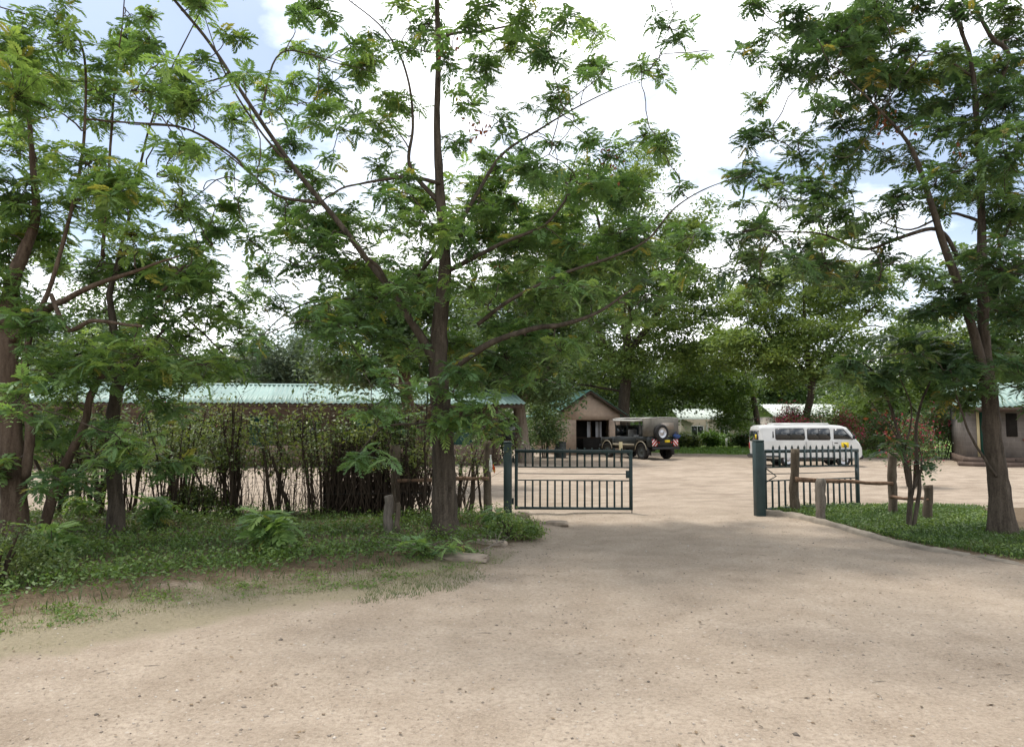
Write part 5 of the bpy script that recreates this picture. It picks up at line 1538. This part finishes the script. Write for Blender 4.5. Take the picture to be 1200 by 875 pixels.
A2_LIMBS = [[(136, 640, 0, 0.11), (136, 580, 0, 0.10), (133, 500, 0, 0.09), (140, 440, 0, 0.08), (132, 380, 0.1, 0.06), (128, 340, 0.1, 0.05), (150, 290, 0.2, 0.03)],
    [(138, 460, 0, 0.05), (180, 400, 0.2, 0.035), (225, 360, 0.3, 0.02)],
    [(128, 350, 0.1, 0.045), (160, 210, 0.3, 0.03), (190, 110, 0.4, 0.02), (250, -20, 0.5, 0.01)],
    [(215, 370, 0.3, 0.03), (262, 415, 0.3, 0.012), (266, 440, 0.3, 0.006)]]
A2_BLOBS = rand_blobs(120, 290, 290, 440, 18, 905) + [(205, 480, 20, 10), (185, 470, 18, 10), (262, 430, 14, 8), (110, 500, 20, 14), (180, 300, 30, 14), (160, 60, 20, 12), (200, 180, 22, 12)]
near_tree('slim_tree', 'slim grey trunked tree in front of the stick hedge next to the multi stemmed tree', 10.6, A2_LIMBS, A2_BLOBS, 303, M['leaf'], M['bark'], 1.0, spread=0.7)

C_LIMBS = [
    [(1176, 630, 0, 0.148), (1170, 560, 0, 0.133), (1162, 500, 0, 0.122), (1158, 450, 0, 0.111), (1154, 400, 0, 0.089), (1152, 330, 0, 0.074), (1150, 250, 0, 0.063), (1146, 160, 0, 0.052), (1140, 80, 0, 0.041), (1118, 10, 0, 0.030), (1100, -60, 0, 0.015)],
    [(1160, 470, 0, 0.11), (1143, 400, -0.1, 0.10), (1128, 350, -0.2, 0.09), (1108, 290, -0.3, 0.078), (1092, 240, -0.4, 0.065), (1075, 190, -0.5, 0.05), (1055, 155, -0.6, 0.035), (1020, 120, -0.8, 0.02), (980, 80, -0.9, 0.012)],
    [(1122, 300, -0.2, 0.05), (1098, 268, -0.3, 0.045), (1050, 280, -0.5, 0.04), (1010, 292, -0.6, 0.03), (960, 275, -0.7, 0.02), (900, 270, -0.8, 0.01)],
    [(1150, 260, 0, 0.04), (1115, 250, 0.2, 0.03), (1060, 270, 0.3, 0.02), (1000, 240, 0.4, 0.01)],
    [(1146, 150, 0, 0.04), (1180, 70, 0.3, 0.05), (1160, 40, 0.4, 0.05), (1140, 0, 0.4, 0.035)],
    [(1140, 90, 0, 0.03), (1090, 60, -0.2, 0.02), (1060, 90, -0.3, 0.015), (1000, 180, -0.5, 0.01), (945, 165, -0.6, 0.006)],
    [(1168, 558, -0.1, 0.035), (1150, 535, -0.12, 0.028), (1136, 505, -0.15, 0.024), (1124, 470, -0.2, 0.018), (1112, 435, -0.3, 0.010)],
    [(1150, 330, 0, 0.05), (1185, 260, 0.2, 0.035), (1230, 200, 0.3, 0.02)],
]
C_BLOBS = [(887,6,20,8),(933,25,25,15),(917,77,30,13),(992,33,45,25),(1008,71,30,20),(1025,108,30,20),(1054,96,30,15),(1042,137,30,15),(992,150,25,12),(879,158,25,16),(937,179,22,18),(987,183,20,18),(954,229,25,20),(992,250,30,15),(900,221,12,8),(875,240,9,6),(871,271,28,14),
 (1046,233,25,15),(1100,150,22,16),(1096,217,25,22),(1137,208,30,25),(1179,187,30,40),(1179,125,28,24),(1187,25,25,20),(1075,12,20,10),(1058,58,20,14),(1025,8,26,14),(1175,317,35,30),(1130,300,24,18),(967,308,30,18),(908,308,20,10),(1075,320,24,14),(1029,329,20,12),(1180,250,30,28),
 (1190,370,26,24),(1165,80,26,20),(1110,60,20,14),(1120,120,18,14),(1195,440,20,16),(1140,430,26,12),(1100,425,22,11),(1090,365,24,12),(1070,185,20,14),(880,345,16,8),(930,300,18,9),(1010,270,24,12),(1040,300,22,12),(985,215,22,14),(960,120,20,10),(945,50,20,12),(1130,20,24,14),(890,262,20,9),(1000,425,26,11,-0.5),(985,440,20,8,-0.5)]
C_BLOBS += rand_blobs(850, 1010, 245, 345, 16, 917, (12, 24), (6, 11), (-0.6, 0.8)) + rand_blobs(1075, 1215, 320, 480, 24, 914, (14, 26), (7, 13), (-0.7, 1.2)) + rand_blobs(1090, 1230, 425, 480, 12, 910, (14, 26), (7, 12), (-0.5, 1.5)) + rand_blobs(850, 1080, 20, 300, 22, 911, (12, 24), (7, 14)) + rand_blobs(1080, 1260, 60, 420, 34, 906) + rand_blobs(960, 1100, 10, 140, 10, 907)
cc_ = at(1160, 437, 10.5)
near_tree('twin_stem_tree', 'tall twin stemmed tree with deep green feathery leaves in the grassed bed', 10.5, C_LIMBS, C_BLOBS, 305, M['leaf_right'], M['bark'], 1.6,
    high_clumps(cc_[0] - 0.6, 9.3, 8.0, 9.6, 3.4, 60, 804) + high_clumps(cc_[0] + 2.6, 10.5, 4.0, 8.5, 2.0, 26, 805), pods=[(1037, 144, 40), (1058, 147, 34), (870, 288, 10), (935, 156, 10), (960, 282, 8), (1118, 178, 10)], tone=0.38)

S_LIMBS = [
    [(1064, 624, 0, 0.033), (1066, 580, 0, 0.030), (1062, 545, 0, 0.025), (1054, 510, 0, 0.021), (1042, 470, 0, 0.017), (1025, 440, 0, 0.011), (1005, 420, 0, 0.005)],
    [(1070, 622, 0.05, 0.05), (1076, 570, 0.05, 0.045), (1074, 520, 0.05, 0.038), (1078, 480, 0.05, 0.03), (1090, 445, 0.05, 0.02), (1100, 400, 0.1, 0.01)],
    [(1066, 585, 0, 0.035), (1074, 565, 0, 0.03), (1080, 540, 0, 0.02)],
    [(1058, 520, 0, 0.025), (1035, 490, -0.1, 0.015), (1020, 470, -0.1, 0.008)],
    [(1060, 530, 0, 0.022), (1068, 480, -0.1, 0.016), (1055, 440, -0.2, 0.01), (1060, 410, -0.2, 0.006)]]
S_BLOBS = [(1020, 440, 24, 10, 0), (1000, 425, 22, 9, 0), (1050, 430, 22, 10, 0), (1085, 435, 20, 9, 0), (1035, 455, 16, 8, 0), (1060, 400, 20, 10, 0), (1090, 405, 20, 10, 0), (1110, 420, 20, 9, 0), (1085, 545, 13, 9, 0), (1040, 520, 9, 14, 0), (1050, 465, 12, 8, 0)]
near_tree('sapling', 'thin forked sapling growing beside the low log fence in the grass', 11.0, S_LIMBS, S_BLOBS, 306, M['leaf_right'], M['bark'], 0.9, size=(0.22, 0.36), pods=[(1035, 500, 12), (1031, 485, 8)])

# ------------------------------------------------------------------ undergrowth
def scatter(poly, n, r, keep=None):
    P = np.array(poly)
    lo, hi = P.min(0), P.max(0)
    out = np.zeros((0, 2))
    while len(out) < n:
        q = r.uniform(lo, hi, (n * 2, 2))
        s = inside(poly, q[:, 0], q[:, 1])
        if keep is not None:
            s &= keep(q[:, 0], q[:, 1], r)
        out = np.concatenate([out, q[s]])
    return out[:n]

def patch(x, y, s=1.0, o=0.0):
    return 0.5 + 0.25 * np.sin(x * 2.1 * s + 1.3 + o) * np.sin(y * 2.7 * s + 0.4) + 0.25 * np.sin(x * 0.9 * s - y * 1.3 * s + 2 + o)

r = np.random.default_rng(61)
NEARV = [p for p in VERGE if p[0] > -15]
def plants(poly, n, r, keep, leafs, hgt, size):
    q = scatter(poly, n, r, keep)
    z = height(q[:, 0], q[:, 1])
    hs = r.uniform(hgt[0], hgt[1], n) * (0.6 + 0.8 * patch(q[:, 0], q[:, 1], 1.7, 2))
    P = np.repeat(np.stack([q[:, 0], q[:, 1], z], 1), leafs, 0)
    hh = np.repeat(hs, leafs)
    P[:, :2] += r.normal(0, 1, (len(P), 2)) * (0.02 + 0.35 * hh)[:, None]
    P[:, 2] += hh * r.uniform(0.15, 1.0, len(P))
    tone = np.clip(np.repeat(patch(q[:, 0], q[:, 1], 2.3, 1) * 0.6 + r.uniform(0, 0.4, n) - 0.1, leafs) + r.normal(0, 0.1, len(P)), 0, 1)
    mb = MB()
    leaf_quads(mb, P, r, size, 0.5, tone)
    return mb
fd = lambda x, y: dist_edge(VERGE, x, y)
k1 = lambda x, y, r: (fd(x, y) > 0.08) & (x > -13) & (y < 12.9) & (r.uniform(size=x.shape) < np.clip(3.0 * patch(x, y, 1.9) - 0.65 - 0.4 * (y > 11.0), 0.03, 1) * np.clip(0.10 + (fd(x, y) - 0.1) / 1.1, 0, 1))
tag(obj('ground_cover', plants(VERGE, 13000, r, k1, 6, (0.03, 0.24), (0.025, 0.065)), M['weed']), 'low green weeds carpeting the shaded verge under the trees', 'weeds', None, 'stuff')

def blades(q, r, h, w, tone):
    n = len(q)
    z = height(q[:, 0], q[:, 1])
    az = r.uniform(0, 2 * PI, n)
    hh = r.uniform(h[0], h[1], n)
    ww = r.uniform(w[0], w[1], n)
    ln = r.normal(0, 0.45, (n, 2)) * hh[:, None]
    b = np.stack([q[:, 0], q[:, 1], z - 0.01], 1)
    s = np.stack([np.cos(az), np.sin(az), 0 * az], 1) * ww[:, None]
    mid = b + np.stack([ln[:, 0] * 0.35, ln[:, 1] * 0.35, hh * 0.6], 1)
    tip = b + np.stack([ln[:, 0], ln[:, 1], hh * 0.95], 1)
    V = np.stack([b - s, b + s, mid + s * 0.8, mid - s * 0.8, tip], 1)
    i0 = np.arange(n) * 5
    mb = MB()
    mb.add(V.reshape(-1, 3), np.stack([i0, i0 + 1, i0 + 2, i0 + 3], 1), np.stack([i0 + 3, i0 + 2, i0 + 4], 1), np.repeat(tone, 5))
    return mb
BED = [p for p in GREEN if p[0] < 18]
BED = KERB[:7] + [G2(1300, 680), (9.0, 14.0), G2(1200, 597), G2(1060, 595), G2(930, 597)]
kb = lambda x, y, r: (dist_edge(BED, x, y) > 0.05 + 0.12 * r.uniform(size=x.shape)) & (x < 10.5)
q = scatter(BED, 30000, r, kb)
tn = np.clip(0.55 * patch(q[:, 0], q[:, 1], 2.0) + r.uniform(-0.1, 0.5, len(q)), 0, 1)
tag(obj('bed_grass', blades(q, r, (0.03, 0.12), (0.0025, 0.006), tn), M['grass']), 'lush green grass filling the bed behind the concrete kerb', 'grass', None, 'stuff')
tag(obj('bed_weeds', plants(BED, 3600, r, kb, 6, (0.04, 0.10), (0.03, 0.06)), M['weed']), 'small leafy weeds growing among the bed grass', 'weeds', None, 'stuff')

# thin dry grass along the trampled edge of the verge
ke = lambda x, y, r: (x > -9) & (r.uniform(size=x.shape) < np.clip(1.15 - soft_d(x, y) / 0.95, 0, 1) * np.clip(2.2 * patch(x, y, 3.1, 4) - 0.45, 0.03, 1))
soft_d = lambda x, y: np.where(inside(VERGE, x, y), 0, dist_edge(VERGE, x, y))
q = scatter(EDGE, 12000, r, ke)
tag(obj('dry_grass', blades(q, r, (0.012, 0.045), (0.0015, 0.0035), np.clip(r.uniform(0, 1, len(q)), 0, 1)), M['dry']), 'thin trampled dry grass along the sandy edge of the verge', 'grass', None, 'stuff')
VL = [G2(400, 712), G2(480, 706), G2(540, 694), G2(585, 674), G2(560, 664), G2(500, 668), G2(420, 684)]
tag(obj('edge_weeds', plants(EDGE, 900, r, lambda x, y, r: (x > -9) & (r.uniform(size=x.shape) < np.clip(1.0 - soft_d(x, y) / 0.6, 0, 1) * np.clip(3 * patch(x, y, 2.6, 9) - 1.0, 0.02, 1)), 6, (0.02, 0.07), (0.02, 0.04)), M['weed']), 'scattered tiny weeds straying from the verge onto the sand', 'weeds', None, 'stuff')
q = scatter(VL, 2600, r, lambda x, y, r: r.uniform(size=x.shape) < np.clip(2 * patch(x, y, 4.0, 3) - 0.2, 0, 1) * np.clip(dist_edge(VL, x, y) / 0.16, 0, 1) ** 1.5)
tag(obj('grass_patch', blades(q, r, (0.015, 0.05), (0.0015, 0.003), np.clip(r.uniform(0.3, 1, len(q)), 0, 1)), M['grass']), 'small light green patch of short grass beyond the flat pale slab', 'grass', None, 'stuff')
q = scatter(VERGE, 15000, r, lambda x, y, r: (x > -13) & (y < 13.2) & (r.uniform(size=x.shape) < np.clip(1.6 * patch(x, y, 1.3, 7) - 0.2, 0, 1)))
tag(obj('verge_grass', blades(q, r, (0.05, 0.17), (0.002, 0.005), np.clip(r.uniform(-0.1, 0.9, len(q)), 0, 1)), M['grass']), 'scattered taller grass blades among the verge weeds', 'grass', None, 'stuff')
# far lawn tufts
FL = [(9.0, 45.5), (14, 42), (24, 41.5), (24, 56), (9, 56)]
q = scatter(FL, 9000, r)
tag(obj('lawn_grass', blades(q, r, (0.06, 0.18), (0.02, 0.05), np.clip(r.uniform(0.2, 1, len(q)), 0, 1)), M['lawn']), 'bright green far lawn grass in front of the beige house', 'grass', None, 'stuff')

# loose stones and litter on the sand
q = np.stack([r.uniform(-6, 7, 10500), 2.6 + 11.5 * r.uniform(0, 1, 10500) ** 1.35], 1)
q = q[~inside(VERGE, q[:, 0], q[:, 1]) & ~inside(BED, q[:, 0], q[:, 1])]
OCT = (np.array([(1, 0, 0), (0, 1, 0), (-1, 0, 0), (0, -1, 0), (0.1, 0.1, 0.7), (0, 0, -0.5)], float), np.array([(0, 1, 4), (1, 2, 4), (2, 3, 4), (3, 0, 4), (1, 0, 5), (2, 1, 5), (3, 2, 5), (0, 3, 5)]))
n = len(q)
S = np.exp(r.normal(-5.35, 0.5, n))
Vp = OCT[0][None] * (1 + r.normal(0, 0.22, (n, 6, 3))) * S[:, None, None]
a = r.uniform(0, 6.28, n)
Vx = Vp[:, :, 0] * np.cos(a)[:, None] - Vp[:, :, 1] * np.sin(a)[:, None]
Vy = Vp[:, :, 0] * np.sin(a)[:, None] + Vp[:, :, 1] * np.cos(a)[:, None]
W = np.stack([Vx + q[:, 0:1], Vy + q[:, 1:2], Vp[:, :, 2] + height(q[:, 0], q[:, 1])[:, None] + 0.001], -1)
mb = MB().add(W.reshape(-1, 3), None, (OCT[1][None] + (np.arange(n) * 6)[:, None, None]).reshape(-1, 3), np.repeat(r.uniform(0, 1, n), 6))
tag(obj('gravel', mb, M['pebble'], smooth=True), 'small loose stones scattered over the sandy drive', 'gravel', None, 'stuff')
q = np.concatenate([np.stack([r.uniform(-6, 8, 1500), r.uniform(3, 14, 1500)], 1), np.stack([r.uniform(-9, 0.5, 3200), r.uniform(7.5, 12.8, 3200)], 1)])
P = np.stack([q[:, 0], q[:, 1], height(q[:, 0], q[:, 1]) + 0.006], 1)
mb = MB()
leaf_quads(mb, P, r, (0.015, 0.045), 0.12)
tag(obj('leaf_litter', mb, M['litter']), 'brown fallen leaves and bits littering the sand', 'leaf litter', None, 'stuff')

tm_ = MB()
for i in range(300):
    x_, y_ = r.uniform(-5.5, 8), r.uniform(3.2, 13)
    a_ = r.uniform(0, 6.28); L_ = r.uniform(0.015, 0.03) if r.uniform() < 0.75 else r.uniform(0.03, 0.12)
    z_ = gz(x_, y_) + 0.006
    d_v = np.array([math.cos(a_) * L_, math.sin(a_) * L_, 0])
    c_ = np.array([x_, y_, z_])
    tm_.tube([c_ - d_v / 2, c_ + r.normal(0, 0.006, 3) * (1, 1, 0.2), c_ + d_v / 2], [0.0015, 0.002, 0.0012], 4)
tag(obj('twig_litter', tm_, M['deadwood']), 'small broken twigs lying about on the sandy drive', 'twigs', None, 'stuff')

# rocks at the corner of the verge
def rock(label, px, py, sx_, sy_, sz_, seed, mat='rock'):
    rr = np.random.default_rng(seed)
    g = gnd(px, py)
    bm = bmesh.new()
    bmesh.ops.create_icosphere(bm, subdivisions=3, radius=1)
    ph = rr.uniform(0, 6, 6)
    for v in bm.verts:
        d = v.co.normalized()
        k = 1 + 0.16 * math.sin(3 * d.x + ph[0]) * math.sin(2.5 * d.y + ph[1]) + 0.10 * math.sin(5 * d.z + 4 * d.x + ph[2]) + rr.normal(0, 0.02)
        v.co = Vector((max(-0.8, min(0.8, d.x * k)) * sx_, max(-0.8, min(0.8, d.y * k)) * sy_, max(-0.5, min(0.62, d.z * k)) * sz_))
    me = bpy.data.meshes.new('rock')
    bm.to_mesh(me)
    bm.free()
    o = obj('rock', me, M[mat], loc=(g[0], g[1], gz(g[0], g[1]) + 0.2 * sz_), rot=(0, 0, rr.uniform(-0.4, 0.4)))
    return tag(o, label, 'rock')
rock('flat pale slab of stone at the tip of the weedy verge', 541, 657, 0.40, 0.24, 0.06, 1)
rock('grey stone lying below the tall log post with the bottle', 597, 617, 0.20, 0.15, 0.14, 2)
rock('low flat stone under the closed gate leaf', 651, 616, 0.26, 0.16, 0.08, 3)
rock('long narrow stone edging the driveway corner near the stump post', 575, 640, 0.30, 0.09, 0.07, 4)
rock('small knobbly stone beside the green gate post and verge weeds', 612, 606, 0.16, 0.12, 0.12, 5)

# fallen branches
def fallen(label, pts, r0, seed, twigs=6):
    rr = np.random.default_rng(seed)
    P = [gnd(x, y) + (0, 0, z) for x, y, z in pts]
    root = thing('fallen_branch', label, 'branch', tuple(P[0]))
    path = wobble(spline(P, 5), 0.02, rr)
    obj('stem', MB().tube(path, np.linspace(r0, r0 * 0.4, len(path)), 6), M['deadwood'], root, True, True)
    tm = MB()
    for k in range(twigs):
        a = path[rr.integers(2, len(path))]
        e = a + np.array([rr.normal(0, 0.3), rr.normal(0, 0.25), abs(rr.normal(0.03, 0.06))])
        tm.tube(spline([a, (a + e) / 2 + rr.normal(0, 0.04, 3), e], 3), np.linspace(r0 * 0.45, 0.003, 7), 4, False)
    obj('side_twigs', tm, M['deadwood'], root, True, True)
fallen('grey dead branch lying across the weeds in front of the forked trunk', [(425, 640, 0.08), (450, 648, 0.12), (480, 650, 0.10), (515, 645, 0.06)], 0.016, 1, 12)
fallen('long thin pale stick leaning low against the foot of the hedge', [(330, 612, 0.05), (355, 608, 0.15), (385, 604, 0.28)], 0.014, 2, 4)
fallen('dead twiggy branch lying near the slim grey trunk', [(75, 620, 0.05), (110, 615, 0.08), (150, 612, 0.12)], 0.014, 3, 9)
fallen('bent dry stick beside the flat pale slab', [(565, 652, 0.08), (590, 642, 0.10), (605, 630, 0.08)], 0.012, 4, 4)

# leafy seedlings
def seedling(label, px, py, h, n, seed, size, leaf='leaf_left'):
    rr = np.random.default_rng(seed)
    g = gnd(px, py)
    root = thing('seedling', label, 'plant', (g[0], g[1], 0))
    sm, lm = MB(), MB()
    pts = []
    for k in range(n):
        e = g + np.array([rr.normal(0, 0.13), rr.normal(0, 0.13), h * rr.uniform(0.45, 1.0)])
        sm.tube(spline([g - (0, 0, 0.03), (g + e) / 2 + (0, 0, 0.05), e], 3), np.linspace(0.010, 0.004, 7), 5, False)
        pts += [e, (g * 0.35 + e * 0.65)]
    obj('stems', sm, M['twig'], root, True, True)
    rosettes(lm, pts, rr, (5, 8), size, [0.62] * len(pts))
    tag(obj('foliage', lm, M[leaf], root, True), kind='stuff')
seedling('bright green feathery seedling rising from the middle of the verge', 316, 655, 0.62, 7, 1, (0.2, 0.32))
seedling('low feathery plant growing at the foot of the multi stemmed tree', 60, 668, 0.5, 6, 2, (0.2, 0.3))
seedling('small grey green plant near the grey dead branch', 500, 655, 0.22, 5, 3, (0.14, 0.22), 'leaf')
seedling('leafy seedling at the foot of the stick hedge by the bougainvillea', 180, 622, 0.45, 6, 4, (0.2, 0.3), 'leaf')
seedling('weedy plant beside the tall log post with the bottle', 588, 622, 0.35, 7, 5, (0.14, 0.22), 'leaf')
shrub('shrub', 'dark tangled shrub in the shade at the overgrown end of the verge', (gnd(-10, 690)[0], gnd(-10, 690)[1]), 0.8, 0.6, 0.6, 4200, M['hedge'], 220, 0, (0.03, 0.06))
shrub('shrub', 'dark shrub among the hedge stems behind the slim grey trunk', (gnd(230, 606)[0], gnd(230, 606)[1]), 0.55, 0.4, 0.6, 2200, M['hedge'], 221, 0, (0.05, 0.09))
shrub('shrub', 'bushy weeds at the verge corner beside the driveway', (gnd(603, 634)[0], gnd(603, 634)[1]), 0.42, 0.32, 0.32, 2000, M['weed'], 222, 0, (0.03, 0.06))
